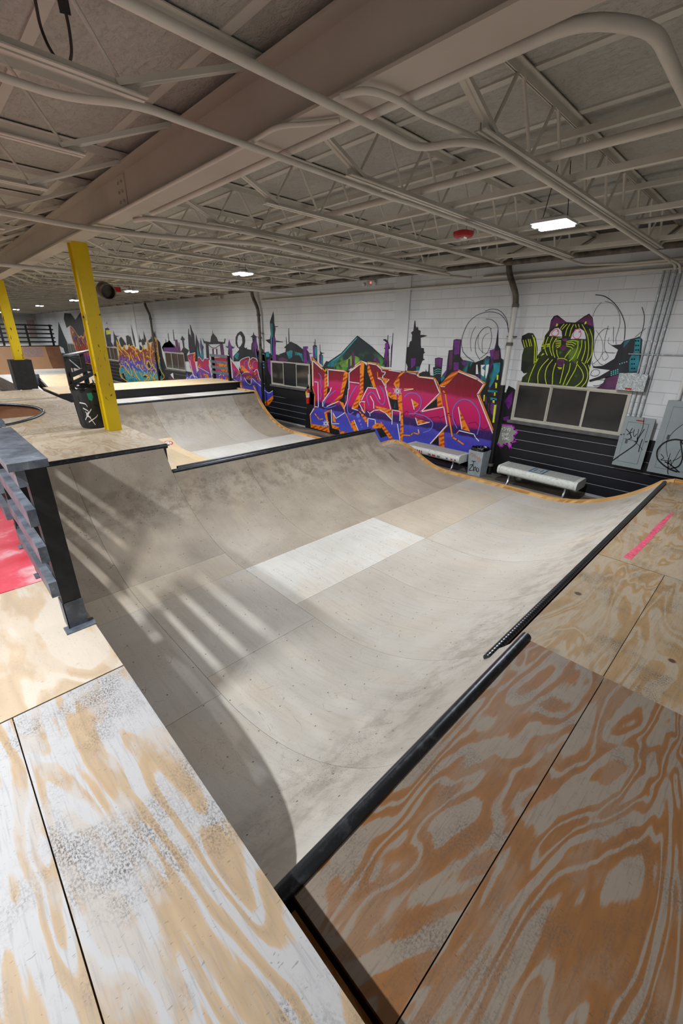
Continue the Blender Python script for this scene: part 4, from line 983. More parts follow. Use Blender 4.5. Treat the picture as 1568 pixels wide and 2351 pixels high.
# ------------------------------------------------------------------ murals (flat paint on the block wall)
def mural_mats():
    # big lettering fill: colour bands follow the height on the wall
    t = NT('letter_pink', 0.45); p = t.pos(); s = t.sep(p); n = t.noise(p, 2.2, 4); n2 = t.noise(t.mul(p, (1,9,2)), 2.0, 3)
    z = t.math('ADD', s[2], t.math('MULTIPLY', t.math('SUBTRACT', n, 0.5), 0.16))
    c = t.ramp(t.math('DIVIDE', z, 2.2), [(0.05, srgb('#3f52c4')), (0.20, srgb('#3d3fae')), (0.275, srgb('#4a49b5')), (0.29, srgb('#25175c')), (0.36, srgb('#331763')), (0.40, srgb('#b3125f')), (0.55, srgb('#c8125f')), (0.66, srgb('#c22a66')), (0.70, srgb('#8f0f33')), (0.80, srgb('#7a0a20')), (0.95, srgb('#6a0c22'))])
    c = t.mix(t.math('MULTIPLY', t.step(n2, 0.5, 0.8), 0.14), c, srgb('#d02a5a')); M['letter_pink'] = t.out(c)
    t = NT('letter_orange', 0.45); p = t.pos(); s = t.sep(p); wv = t.math('FRACT', t.math('MULTIPLY', t.math('ADD', t.math('MULTIPLY', s[1], 0.5), s[2]), 9.0))
    n = t.noise(p, 5.0, 2); k = t.math('MULTIPLY', t.math('GREATER_THAN', wv, 0.5), t.step(n, 0.42, 0.52))
    M['letter_orange'] = t.out(t.mix(t.math('MULTIPLY', k, 0.9), srgb('#e88514'), srgb('#a83208')))
    flat('line_orange', '#e88a1a', 0.45, vary=0.04); flat('line_white', '#dfe3ee', 0.45, vary=0.03); flat('line_blue', '#6f78d8', 0.45, vary=0.04)
    t = NT('city_dark', 0.5); p = t.pos(); n = t.noise(t.mul(p, (1,3.2,0.9)), 1.3, 2); m = t.noise(t.mul(p, (1,4.5,1.1)), 1.0, 2, 0.5, 0.4)
    c = t.mix(t.step(n, 0.55, 0.64), srgb('#0d0f16'), srgb('#167c86')); c = t.mix(t.step(m, 0.56, 0.64), c, srgb('#6d2a86'))
    gl = t.noise(t.mul(p, (1,22,3)), 1.5, 1); c = t.mix(t.math('MULTIPLY', t.step(gl, 0.64, 0.67), 0.7), c, srgb('#0d0e14')); M['city_dark'] = t.out(c)
    t = NT('city_ink', 0.5); p = t.pos(); n = t.noise(t.mul(p, (1,2,1)), 1.6, 3); M['city_ink'] = t.out(t.ramp(n, [(0.4, srgb('#0b0c12')), (0.58, srgb('#141823')), (0.70, srgb('#1c2c38'))]))
    flat('city_purple', '#6d1f86', 0.5, vary=0.3, scale=5); flat('city_teal', '#1b8492', 0.5, vary=0.3, scale=5); flat('city_plum', '#5b2a55', 0.5, vary=0.3, scale=5); flat('city_green', '#6fa43c', 0.5, vary=0.4, scale=4); flat('neon_yellow', '#d8e02c', 0.5, vary=0.1); flat('neon_teal', '#5fc3c6', 0.5)
    t = NT('mountain', 0.5); p = t.pos(); s = t.sep(p); n = t.noise(p, 1.9, 4, 0.6)
    c = t.mix(t.math('MULTIPLY', t.step(n, 0.48, 0.62), t.step(s[2], 2.45, 2.0)), srgb('#1d2a30'), srgb('#4f8f3e')); M['mountain'] = t.out(c)
    def flame(name, stops, line, sc=2.0, kz=2.4):
        t = NT(name, 0.45); p = t.pos(); s = t.sep(p); v = t.comb(0.0, t.math('MULTIPLY', s[1], 0.55), s[2])
        f = t.noise(t.mul(v, (1,1.5,0.8)), sc, 1.0, 0.4, 1.1); g = t.math('ABSOLUTE', t.math('SUBTRACT', t.math('FRACT', t.math('MULTIPLY', f, 4.2)), 0.5))
        base = t.ramp(t.math('DIVIDE', s[2], kz), stops)
        c = t.mix(t.step(g, 0.13, 0.11), base, srgb('#17131d')); c = t.mix(t.step(g, 0.09, 0.075), c, srgb(line)); M[name] = t.out(c)
    flame('flame_yellow', [(0.30, srgb('#1f9ab4')), (0.36, srgb('#2a4fc0')), (0.50, srgb('#3b3fb6')), (0.58, srgb('#6b2370')), (0.66, srgb('#7d2038')), (0.85, srgb('#8c2a1e'))], '#e6b225', 2.6)
    flame('flame_orange', [(0.35, srgb('#4a2a8a')), (0.5, srgb('#7a3a9a')), (0.6, srgb('#c2451e')), (0.8, srgb('#7a2338')), (0.95, srgb('#4a2a5a'))], '#e88a25', 2.2)
    t = NT('cat_body', 0.5); p = t.pos(); n = t.noise(p, 2.6, 4); M['cat_body'] = t.out(t.ramp(n, [(0.42, srgb('#0d100c')), (0.60, srgb('#26340f')), (0.70, srgb('#5c7a24'))]))
    flat('cat_line', '#cfe02e', 0.5, vary=0.12, scale=25); flat('cat_purple', '#6b2a63', 0.5, vary=0.25, scale=8); flat('cat_white', '#dcdcea', 0.5); flat('cat_pink', '#d8606a', 0.5); flat('tag_magenta', '#b52ac0', 0.5, vary=0.2, scale=12)
mural_mats()
class Mural:
    """one painted piece; layers sit a fraction of a millimetre apart on the wall face"""
    def __init__(s, mats): s.b = MB(); s.mats = mats
    def X(s, lay): return WX-0.0015-0.0012*lay
    def poly(s, crop, pts, mat, lay=0):
        X = s.X(lay); s.b.add([onx(x, y, X) for x, y in pxs(crop, pts)], [tuple(range(len(pts)))], s.mats.index(mat)); return s
    def line(s, crop, pts, mat, w_, lay=3, sm=False):
        X = s.X(lay); P = pxs(crop, pts); P = curve(P) if sm else P
        if not sm and len(P) > 2:      # keep corners crisp: separate straight strokes, slightly lapped
            for a, c in zip(P[:-1], P[1:]):
                d = np.array(c)-np.array(a); d = d/(np.linalg.norm(d)+1e-9)*(w_/crop[2]*0.35)
                add_ribbon(s.b, [np.array(a)-d, np.array(c)+d], w_/crop[2], lambda x, y: onx(x, y, X), s.mats.index(mat))
        else: add_ribbon(s.b, P, w_/crop[2], lambda x, y: onx(x, y, X), s.mats.index(mat))
        return s
    def done(s, name, label):
        o = s.b.build(name, s.mats, wall, fix=False); o['label'] = label
        for p in o.data.polygons: pass
        return o
A = (700, 800, 6.031); B = (920, 820, 6.031)
# dark painted ground behind the lettering
m = Mural(['paint_black'])
m.poly((0,0,1), [(712,838),(1190,905),(1162,1100),(700,990)], 'paint_black', 0)
m.poly((0,0,1), [(560,800),(720,830),(715,905),(625,880),(625,828),(612,826),(610,880),(720,905),(720,930),(540,885)], 'paint_black', 0)
m.done('painted_ground', 'black painted ground behind the big lettering')
# --- skyline
sk = Mural(['city_dark','city_ink','city_purple','city_teal','city_plum','city_green','mountain','neon_yellow','neon_teal','paint_white'])
S1 = (360,720,6.031); S2 = (600,700,4.9); S3 = (900,700,5.227); T = (1180,660,4.9); J = (420,770,7.127); F = (240,720,9.8)
P = lambda c, pts, mt='city_dark', lay=1: sk.poly(c, pts, mt, lay)
# around the small window, pagodas and gate
P(S1, [(70,470),(110,405),(155,390),(175,375),(210,410),(255,450),(275,540),(95,525)], 'city_ink'); P(S1, [(90,470),(265,470),(270,532),(98,520)], 'city_purple', 2)
for a in ([(150,275),(160,275),(175,390),(165,390)], [(220,220),(228,220),(250,380),(236,380)], [(120,355),(128,355),(132,400),(122,400)]): P(S1, a, 'city_ink')
P(S1, [(250,360),(285,360),(320,540),(270,540)], 'city_plum'); P(S1, [(300,400),(312,400),(335,540),(315,540)], 'city_plum')
P(S1, [(350,305),(392,362),(375,370),(385,470),(450,510),(420,560),(440,663),(370,663),(365,540),(330,530),(365,470),(350,372),(328,362)], 'city_ink')
P(S1, [(435,205),(445,215),(450,285),(465,290),(478,330),(470,260),(455,145),(470,165),(490,230),(518,290),(530,420),(555,560),(560,663),(440,663),(455,540),(440,460),(432,300)], 'city_ink')
P(S1, [(540,275),(560,350),(590,420),(590,500),(625,663),(560,663),(545,540),(535,430)], 'city_dark')
P(S1, [(605,335),(625,420),(650,460),(640,500),(655,663),(615,663),(610,520),(598,450)], 'city_dark'); P(S1, [(612,510),(645,510),(650,640),(618,640)], 'city_teal', 2)
P(S1, [(630,335),(660,380),(740,395),(750,320),(770,280),(768,210),(778,270),(830,330),(850,385),(930,395),(940,345),(952,345),(945,415),(890,420),(720,425),(650,410)], 'city_ink')
P(S1, [(675,415),(715,425),(730,640),(690,663)], 'city_dark'); P(S1, [(870,415),(915,415),(940,600),(890,600)], 'city_plum')
sk.line(S1, [(715,430),(760,470),(810,475),(850,450),(875,435)], 'city_ink', 9, 2, True)
P(S1, [(765,485),(838,485),(842,570),(770,570)], 'city_plum', 2); P(S1, [(790,490),(815,490),(822,570),(795,570)], 'paint_white', 3)
P(S1, [(1000,355),(1030,440),(1062,465),(1078,445),(1070,480),(1040,485),(1050,660),(985,560),(990,480),(955,465),(955,445),(980,455)], 'city_dark'); P(S1, [(1000,480),(1042,485),(1050,640),(1005,560)], 'city_purple', 2)
ring = [(1155,245),(1115,275),(1090,330),(1090,420),(1115,470),(1135,480),(1120,430),(1112,380),(1125,310),(1150,290),(1178,330),(1185,400),(1160,450),(1130,470),(1140,500),(1060,590),(1060,663),(1240,663),(1215,520),(1250,490),(1250,465),(1230,480),(1210,460),(1225,390),(1220,320),(1195,275),(1178,250)]
P(S1, ring, 'city_ink'); P(S1, [(1070,600),(1110,540),(1140,550),(1120,640)], 'city_teal', 2)
P(S1, [(1340,250),(1350,295),(1400,325),(1380,332),(1385,390),(1400,440),(1410,530),(1390,663),(1330,663),(1325,540),(1305,520),(1310,420),(1325,390),(1320,330),(1295,322),(1330,295)], 'city_dark'); P(S1, [(1380,420),(1400,450),(1405,530),(1390,520)], 'city_plum', 2)
P(S1, [(1245,570),(1320,565),(1325,663),(1240,663)], 'city_ink'); P(S1, [(1415,530),(1440,530),(1440,600),(1420,600)], 'city_plum', 1)
P(S1, [(1435,450),(1480,510),(1500,663),(1440,663)], 'city_ink'); P(S1, [(1510,530),(1555,525),(1560,600),(1512,600)], 'city_teal', 2)
# column of dark paint by the downspout, with cyan marks
P((0,0,1), [(588,800),(628,826),(624,905),(598,890)], 'city_ink', 1); P(J, [(1380,400),(1420,390),(1450,700),(1395,560)], 'city_purple', 2)
for yy in (300,420,470,520,780): sk.line(J, [(1300,yy),(1335,yy+12)], 'neon_teal', 12, 3)
# towers and dome left of the pink lettering (S2)
P(S2, [(135,70),(142,120),(145,200),(160,270),(150,340),(165,420),(160,480),(165,640),(110,640),(105,560),(100,440),(85,430),(45,395),(95,385),(105,330),(95,190)], 'city_ink'); P(S2, [(105,210),(125,210),(130,560),(108,560)], 'city_teal', 2); P(S2, [(120,360),(150,360),(165,640),(125,640)], 'city_purple', 2)
P(S2, [(155,240),(188,238),(188,246),(155,250)], 'city_ink'); P(S2, [(165,400),(245,415),(245,421),(165,420)], 'city_ink')
P(S2, [(190,630),(215,590),(200,555),(270,530),(275,490),(255,480),(285,450),(310,430),(330,412),(400,445),(470,500),(475,655),(380,650),(185,640)], 'city_ink'); P(S2, [(280,530),(330,510),(460,550),(470,640),(440,600),(400,560),(360,580),(310,610)], 'city_teal', 2); P(S2, [(350,520),(375,518),(380,600),(345,600)], 'city_ink', 3); P(S2, [(380,590),(420,560),(455,610),(455,650),(385,650)], 'city_ink', 3)
for a in ([(276,360),(281,360),(290,455),(280,455)], [(305,262),(311,262),(318,430),(306,430)]): P(S2, a, 'city_ink')
P(S2, [(190,600),(240,590),(300,620),(280,645),(200,640)], 'city_plum', 3)
P(S2, [(468,468),(525,466),(525,490),(510,500),(540,540),(580,545),(540,555),(560,640),(550,660),(475,655)], 'city_dark'); P(S2, [(470,470),(500,470),(520,655),(478,650)], 'city_purple', 2)
P(S2, [(578,458),(592,455),(590,415),(597,415),(598,452),(604,452),(602,380),(610,395),(612,455),(626,458),(630,640),(600,640),(582,600)], 'city_ink'); P(S2, [(578,460),(595,460),(600,610),(584,600)], 'city_purple', 2); P(S2, [(600,470),(622,470),(625,600),(602,600)], 'city_teal', 2)
P(S2, [(655,445),(660,445),(665,520),(680,538),(715,542),(680,552),(678,562),(694,566),(694,690),(650,650),(650,560),(660,556)], 'city_ink'); P(S2, [(670,570),(692,570),(694,680),(674,670)], 'city_teal', 2); P(S2, [(651,562),(664,562),(666,660),(652,650)], 'city_purple', 2)
# mountain
P(S2, [(1080,348),(1240,470),(1380,600),(1390,700),(1190,650),(1120,625),(970,740),(740,720),(690,700),(730,630),(760,640),(880,560)], 'mountain')
P(S2, [(1078,352),(1080,375),(880,600),(800,700),(740,690),(765,645),(900,560)], 'city_teal', 2); P(S2, [(1080,360),(1065,385),(870,590),(790,640),(900,555)], 'neon_teal', 3)
sk.line(S2, [(745,650),(900,545),(1080,350),(1240,472),(1378,602)], 'city_ink', 9, 4)
P(S2, [(870,650),(970,610),(1020,560),(1100,590),(1110,630),(1050,670),(970,700),(900,700)], 'city_green', 2); P(S2, [(1018,530),(1050,530),(1050,690),(1015,720)], 'city_plum', 3); P(S2, [(975,610),(1000,605),(1000,720),(972,740)], 'city_plum', 3); P(S2, [(1295,580),(1340,650),(1330,660),(1260,620)], 'city_purple', 2); P(S2, [(1270,630),(1295,590),(1335,650),(1300,640)], 'city_plum', 3)
P(S2, [(722,715),(735,720),(730,755),(718,745)], 'neon_yellow', 3)
P(S2, [(1380,570),(1395,500),(1378,490),(1400,470),(1408,425),(1385,405),(1370,400),(1375,385),(1400,385),(1418,400),(1420,340),(1428,340),(1425,410),(1436,440),(1448,490),(1432,500),(1440,700),(1385,700)], 'city_ink'); P(S2, [(1392,430),(1432,430),(1420,560),(1385,690),(1390,500)], 'city_purple', 2); P(S2, [(1405,570),(1432,575),(1432,700),(1408,700)], 'city_plum', 3)
P(S2, [(1478,320),(1490,308),(1505,320),(1500,470),(1490,710),(1450,700),(1460,470),(1470,430)], 'city_ink'); P(S2, [(1484,400),(1498,400),(1485,700),(1460,700),(1468,500)], 'city_purple', 2)
P(S2, [(1495,680),(1530,640),(1552,635),(1555,715),(1490,715)], 'city_ink')
# towers above the pink lettering (S3)
P(S3, [(270,188),(280,190),(285,255),(300,275),(310,255),(318,300),(345,310),(340,360),(375,360),(428,370),(345,395),(345,480),(350,515),(382,520),(385,560),(398,570),(375,590),(375,645),(398,655),(365,670),(340,730),(325,790),(180,800),(185,740),(150,640),(165,510),(200,505),(215,440),(235,430),(240,360),(225,335),(255,310),(262,250)], 'city_ink'); P(S3, [(225,640),(285,640),(280,720),(230,760)], 'city_purple', 2); P(S3, [(290,740),(325,740),(325,790),(290,790)], 'city_teal', 2)
P(S3, [(315,830),(370,800),(400,800),(405,770),(415,800),(435,800),(440,710),(455,712),(452,800),(460,845),(500,850),(505,880),(330,860)], 'city_ink')
P(S3, [(515,640),(560,630),(608,640),(600,750),(590,850),(575,960),(520,880),(500,870),(492,750),(515,745)], 'city_ink'); P(S3, [(522,645),(600,645),(595,745),(528,740)], 'city_purple', 2); P(S3, [(535,650),(560,648),(560,740),(538,740)], 'city_plum', 3)
for yy in (770,795,820): sk.line(S3, [(505,yy+20),(545,yy),(590,yy+8)], 'neon_teal', 6, 3, True)
P(S3, [(680,545),(728,540),(738,420),(770,410),(830,415),(820,620),(850,660),(910,670),(1000,690),(1100,650),(1140,610),(1180,620),(1170,545),(1225,530),(1245,460),(1268,300),(1278,300),(1275,480),(1300,530),(1310,640),(1340,660),(1340,860),(1360,950),(1340,1130),(1250,1420),(1150,1200),(1050,1080),(1120,940),(1000,850),(800,790),(560,960),(600,850),(650,780),(665,660)], 'city_dark')
P(S3, [(745,425),(820,425),(805,590),(745,600)], 'city_purple', 2); P(S3, [(690,550),(730,550),(720,760),(680,790)], 'city_plum', 2); P(S3, [(740,690),(800,690),(800,780),(740,790)], 'city_purple', 2); P(S3, [(830,680),(890,680),(885,740),(840,720)], 'city_purple', 2); P(S3, [(585,870),(625,840),(630,880),(590,920)], 'city_teal', 2)
P(S3, [(1215,560),(1290,540),(1285,650),(1215,660)], 'city_plum', 2); P(S3, [(1215,700),(1300,690),(1290,800),(1180,990),(1160,980),(1220,800)], 'city_teal', 2); P(S3, [(1010,720),(1025,715),(1035,830),(1005,830)], 'paint_white', 2); P(S3, [(1065,720),(1118,720),(1080,760),(1115,790),(1100,860),(1070,840)], 'paint_white', 2); P(S3, [(1130,720),(1165,715),(1150,810),(1125,890),(1118,830)], 'paint_white', 2)
for a in ([(1258,840),(1278,840),(1272,900),(1254,900)], [(1238,930),(1262,940),(1256,1000),(1240,1000)], [(1225,1040),(1243,1040),(1240,1090),(1222,1090)], [(1208,1130),(1232,1130),(1228,1180),(1208,1170)], [(1225,1200),(1252,1200),(1225,1415),(1205,1410)], [(1100,1080),(1115,1080),(1108,1160),(1096,1150)]): P(S3, a, 'neon_yellow', 3)
for a in ([(1150,1020),(1260,1030),(1265,1050),(1150,1045)], [(1180,1110),(1260,1120),(1260,1145),(1180,1140)], [(1235,1340),(1265,1345),(1262,1390),(1238,1385)]): P(S3, a, 'city_teal', 3)
for a in ([(1120,1100),(1135,1100),(1135,1200),(1122,1190)], [(1150,1180),(1165,1180),(1165,1290),(1155,1280)], [(1180,1200),(1196,1200),(1196,1310),(1184,1300)]): P(S3, a, 'city_plum', 3)
P(S3, [(1370,1040),(1400,970),(1460,1000),(1490,1030),(1450,1330),(1400,1400),(1330,1390),(1350,1200)], 'city_ink'); P(S3, [(1400,1080),(1450,1040),(1440,1180),(1400,1260),(1350,1160)], 'city_purple', 2); P(S3, [(1330,1350),(1410,1330),(1400,1390),(1340,1385)], 'city_purple', 2)
# looping ink lines
for pts, w_ in (([(850,560),(832,450),(860,330),(920,210),(1010,130),(1110,92),(1200,85),(1290,110),(1350,170),(1385,240),(1395,330)],6), ([(1115,75),(1200,50),(1290,70),(1350,130),(1385,210),(1390,290)],6), ([(850,560),(900,620),(985,680)],8), ([(1005,258),(960,340),(940,450),(950,560)],4), ([(1195,290),(1150,265),(1090,290),(1030,370),(1000,460),(1005,570),(1055,660)],6), ([(1165,335),(1110,370),(1080,450),(1085,580)],4), ([(1180,285),(1195,400),(1150,560),(1060,640)],5), ([(1125,170),(1200,180),(1260,240),(1275,310)],6), ([(1040,360),(1030,440),(1050,530),(1110,580),(1180,570)],4)): sk.line(S3, pts, 'city_ink', w_, 3, True)
# far part of the wall: silhouettes over the flame lettering (F)
P(F, [(10,330),(60,320),(62,230),(25,215),(55,205),(30,160),(62,205),(62,310),(110,350),(140,470),(150,640),(190,700),(200,740),(60,750),(10,480)], 'city_ink'); P(F, [(30,375),(125,365),(135,460),(45,475)], 'neon_yellow', 2)
P(F, [(195,380),(225,460),(250,495),(340,505),(270,525),(300,600),(330,700),(300,760),(200,730),(215,600),(200,480)], 'city_ink')
P(F, [(325,600),(345,540),(380,525),(420,580),(490,690),(420,760),(370,740)], 'city_ink'); P(F, [(480,500),(530,485),(580,530),(600,700),(590,760),(500,700)], 'city_ink'); P(F, [(590,240),(600,260),(625,350),(680,560),(720,740),(690,750),(640,580),(610,380)], 'city_ink'); P(F, [(575,480),(640,720),(600,720)], 'city_ink')
P(F, [(720,625),(780,600),(770,430),(800,560),(830,600),(860,550),(880,590),(875,380),(900,470),(940,580),(930,650),(900,640),(920,690),(850,720),(830,640),(760,650)], 'city_ink'); P(F, [(770,730),(800,710),(850,760),(850,830),(790,820)], 'city_ink'); P(F, [(970,620),(1060,540),(1020,540),(1060,520),(1055,430),(1070,520),(1090,510),(1100,420),(1140,430),(1160,520),(1180,640),(1060,640),(980,660)], 'city_ink')
P(F, [(1180,570),(1250,650),(1310,960),(1400,1250),(1420,1480),(1310,1490),(1230,1000)], 'city_ink'); P(F, [(1225,1060),(1290,1250),(1305,1470),(1240,1450)], 'city_teal', 2)
P(F, [(1290,760),(1340,670),(1420,640),(1450,590),(1500,650),(1568,760),(1568,860),(1330,850)], 'city_ink')
P(F, [(1410,1260),(1568,1270),(1568,1490),(1410,1490)], 'city_ink'); P(F, [(1480,1370),(1540,1330),(1560,1480),(1500,1400)], 'paint_white', 2); P(F, [(1450,1430),(1500,1400),(1540,1480),(1455,1480)], 'city_plum', 2)
# far end: dark plume
E1 = (0,690,5.227)
P(E1, [(770,150),(850,155),(905,230),(960,150),(1000,130),(1010,260),(1040,420),(960,440),(900,380),(840,300),(800,330),(765,220)], 'city_ink'); P(E1, [(700,250),(760,400),(830,560),(870,760),(830,790),(760,570),(700,540)], 'city_ink')
sk.done('skyline_mural', 'painted night skyline of dark towers, pagodas and a teal and green mountain')

# --- big pink lettering
big = Mural(['letter_pink','letter_orange','line_orange','line_white','line_blue','paint_black','city_dark'])
sil = pxs(A, [(90,115),(285,320),(312,283),(545,303),(600,345),(775,176),(822,205),(812,400),(868,188),(1000,206),(1065,280),(1400,312)])+pxs(B, [(120,195),(235,205),(255,268),(470,283),(530,393),(700,213),(805,178),(1178,360),(1082,510),(1282,1010),(1270,1130),(1235,1290),(1205,1410),(1150,1450),(870,1420),(600,1390),(300,1340)])+pxs(A, [(1310,1330),(1050,1300),(700,1210),(480,1185),(460,1120),(345,1168),(90,1092),(68,920),(110,828),(135,640),(105,540)])
X0 = big.X(2); big.b.add([onx(x, y, X0) for x, y in sil], [tuple(range(len(sil)))], 0)
for pts in ([(318,535),(345,560),(350,600),(305,640)], [(597,420),(603,560),(590,660),(545,790),(470,715),(520,680),(545,560)], [(824,206),(868,250),(905,380),(945,540),(870,540),(810,620),(812,420)], [(1150,640),(1180,690),(1280,705),(1300,850),(1210,850)], [(745,765),(785,825),(730,822)], [(310,890),(355,890),(365,1060),(470,1130),(480,1180),(345,1165)], [(990,1115),(1060,1090),(1140,1210),(1050,1240)], [(290,318),(312,300),(318,500),(300,360)]): big.poly(A, pts, 'paint_black', 3)
for pts in ([(500,565),(505,690),(310,730)], [(520,1085),(525,1225),(430,1195)]): big.poly(B, pts, 'paint_black', 3)
big.poly(A, [(640,440),(720,430),(700,600),(660,640)], 'letter_pink', 3)
for pts in ([(880,400),(930,530),(880,530)], [(1210,720),(1275,735),(1285,830),(1220,820)], [(560,650),(590,640),(560,740),(530,720)]): big.poly(A, pts, 'city_dark', 4)
for pts in ([(270,335),(320,370),(318,510),(300,620),(268,710),(262,600),(270,510)], [(545,310),(600,350),(530,640),(510,690),(310,805),(440,690),(490,630)], [(470,725),(535,755),(560,870),(540,850)], [(775,180),(820,205),(805,630),(720,840),(645,825),(760,600),(762,240)], [(868,190),(885,215),(945,400),(988,552),(945,540),(866,320)], [(1350,318),(1385,320),(1305,400),(1312,510),(1275,580),(1225,490),(1300,370)], [(1130,580),(1270,650),(1272,712),(1200,700),(1140,640)], [(1285,690),(1340,600),(1367,1170),(1345,1300),(1310,1280),(1325,1000),(1300,850)], [(735,850),(860,960),(872,1062),(830,1010)], [(965,790),(1195,845),(1195,985),(1130,900),(1000,835)], [(80,1040),(330,1090),(345,1167),(90,1095)], [(265,885),(350,850),(358,880),(302,892),(340,1100),(310,1060)], [(630,1020),(680,990),(750,1180),(690,1180)], [(930,1080),(985,1030),(1050,1040),(1055,1105),(940,1108)], [(1050,1008),(1190,1195),(1240,1290),(1160,1240),(1055,1085)], [(365,1050),(470,1090),(478,1130),(380,1105)], [(475,1130),(600,1168),(490,1188)], [(385,870),(432,1025),(385,1012)], [(1070,415),(1165,425),(1110,512)]): big.poly(A, pts, 'letter_orange', 4)
for pts in ([(530,395),(700,215),(805,180),(800,207),(612,412),(550,402)], [(505,555),(550,508),(582,682),(510,692)], [(150,580),(252,650),(190,727)], [(205,845),(398,900),(235,942)], [(795,690),(962,1032),(850,1002),(820,800)], [(530,1060),(597,1008),(608,1300),(530,1280)]): big.poly(B, pts, 'letter_orange', 4)
for pts, w_ in (([(92,118),(280,318)],16),([(94,120),(98,300),(105,540),(138,640),(135,830),(72,915),(88,1090)],12),([(312,287),(545,306),(600,348),(775,180),(820,206)],14),([(870,190),(1000,208),(1065,284),(1400,315)],14),([(140,905),(165,940),(200,985),(245,975)],14),([(545,860),(600,970),(650,1100)],8),([(1005,330),(1010,400),(1165,428)],10),([(820,745),(832,900),(780,850)],10)): big.line(A, pts, 'line_orange', w_, 5)
for pts, w_ in (([(0,190),(235,206),(255,270),(468,285),(532,397),(545,500)],14),([(590,470),(615,500),(660,780),(715,1110),(780,1145),(865,1205)],20),([(805,180),(1176,360),(1082,510),(1281,1012)],16),([(25,1080),(140,1085),(170,1045),(255,1070),(245,1000)],16),([(770,1065),(810,1012)],12),([(45,440),(175,437)],14),([(270,755),(500,565)],8),([(290,745),(600,685)],8),([(540,400),(580,680)],8),([(655,940),(420,1195)],8)): big.line(B, pts, 'line_orange', w_, 5)
for pts, w_ in (([(107,165),(238,288)],13),([(107,165),(112,520)],11),([(320,520),(318,292),(543,316)],12),([(610,560),(612,332),(770,212)],11),([(612,462),(755,482)],10),([(365,545),(345,600),(246,740),(246,800)],12),([(300,805),(465,732)],11),([(135,462),(180,467),(186,812),(140,806)],10),([(880,206),(990,226),(1060,292),(1066,322),(1115,326),(1100,365),(1078,372),(1078,410)],12),([(785,712),(870,540),(985,552),(1040,700)],11),([(1010,412),(1060,432),(1110,522),(1186,840)],12),([(830,738),(775,735),(750,762),(820,890)],11),([(910,892),(960,857),(1030,850),(1110,890),(1200,985)],12),([(1205,1050),(1210,852),(1320,872),(1312,1000)],11),([(905,660),(950,742),(955,830)],11),([(870,1080),(872,967),(975,987),(975,1040)],11),([(648,830),(735,857)],10),([(540,832),(585,722),(600,560)],9),([(365,850),(370,1042),(470,1042)],11),([(390,895),(430,970),(552,890)],10),([(1370,330),(1568,362)],10),([(1160,302),(1330,326)],10),([(1125,540),(1120,480),(1165,432)],9),([(1280,1045),(1318,1280)],11),([(72,920),(122,832)],9),([(680,990),(740,1140)],9),([(870,875),(900,900),(902,935)],8)): big.line(A, pts, 'line_white', w_, 6)
for pts, w_ in (([(45,210),(215,230),(247,272),(460,300),(540,496),(280,756),(595,690),(640,940),(410,1195)],13),([(150,580),(186,726)],11),([(205,842),(236,940),(398,900)],11),([(802,202),(1060,310),(1150,370),(1060,516),(1272,1052)],15),([(797,690),(846,1000)],12),([(812,1018),(1015,1066),(1035,1112),(1080,1160)],13),([(45,462),(175,441)],10),([(552,406),(612,411)],9),([(240,1005),(250,1050)],8)): big.line(B, pts, 'line_white', w_, 6)
for pts in ([(190,340),(225,400),(215,470),(230,520),(215,590),(225,640),(210,710)], [(425,580),(300,690),(260,780),(270,815),(340,820),(430,790)], [(715,515),(640,640),(595,760),(590,860),(620,910),(675,880)], [(890,790),(860,700),(870,640),(920,605),(970,640),(1020,730),(1070,775),(1105,730),(1100,630),(1070,560),(1035,515)]): big.line(A, pts, 'line_blue', 10, 6, True)
for pts in ([(50,550),(100,505),(170,495),(240,520),(280,580),(280,660),(250,730),(190,770)], [(110,785),(220,785),(340,820),(430,890),(440,950),(400,1010),(310,1045)], [(780,985),(725,860),(720,740),(760,650),(830,595),(900,585),(980,620),(1050,700),(1090,800),(1095,920),(1055,1075)]): big.line(B, pts, 'line_blue', 12, 6, True)
for pts in ([(50,830),(40,780),(80,745),(160,830),(260,760),(330,840),(420,840),(520,820),(540,850),(640,800),(710,830),(760,890),(760,950)], [(940,920),(1000,900),(1040,900),(1080,960),(1150,1010),(1230,960)]): big.line(B, pts, 'paint_black', 5, 5)
for cx_, cy_ in ((735,930),(755,1000),(775,1050),(790,1090)):
    rr = 24-6*((cy_-930)/60); big.poly(A, [(cx_+rr*cos(a), cy_+rr*1.3*sin(a)) for a in np.linspace(0, 2*pi, 14, endpoint=False)], 'line_blue', 4)
for cx_, cy_, r0 in ((1280,590,70),(290,1040,50)):
    for k in range(9):
        a = pi*k/9+0.2; L = r0*(1 if k % 2 else 0.7); big.line(A, [(cx_-L*cos(a), cy_-L*sin(a)), (cx_+L*cos(a), cy_+L*sin(a))], 'line_white', 5, 7)
big.done('graffiti_lettering', 'big pink, blue and orange graffiti lettering with white outlines')

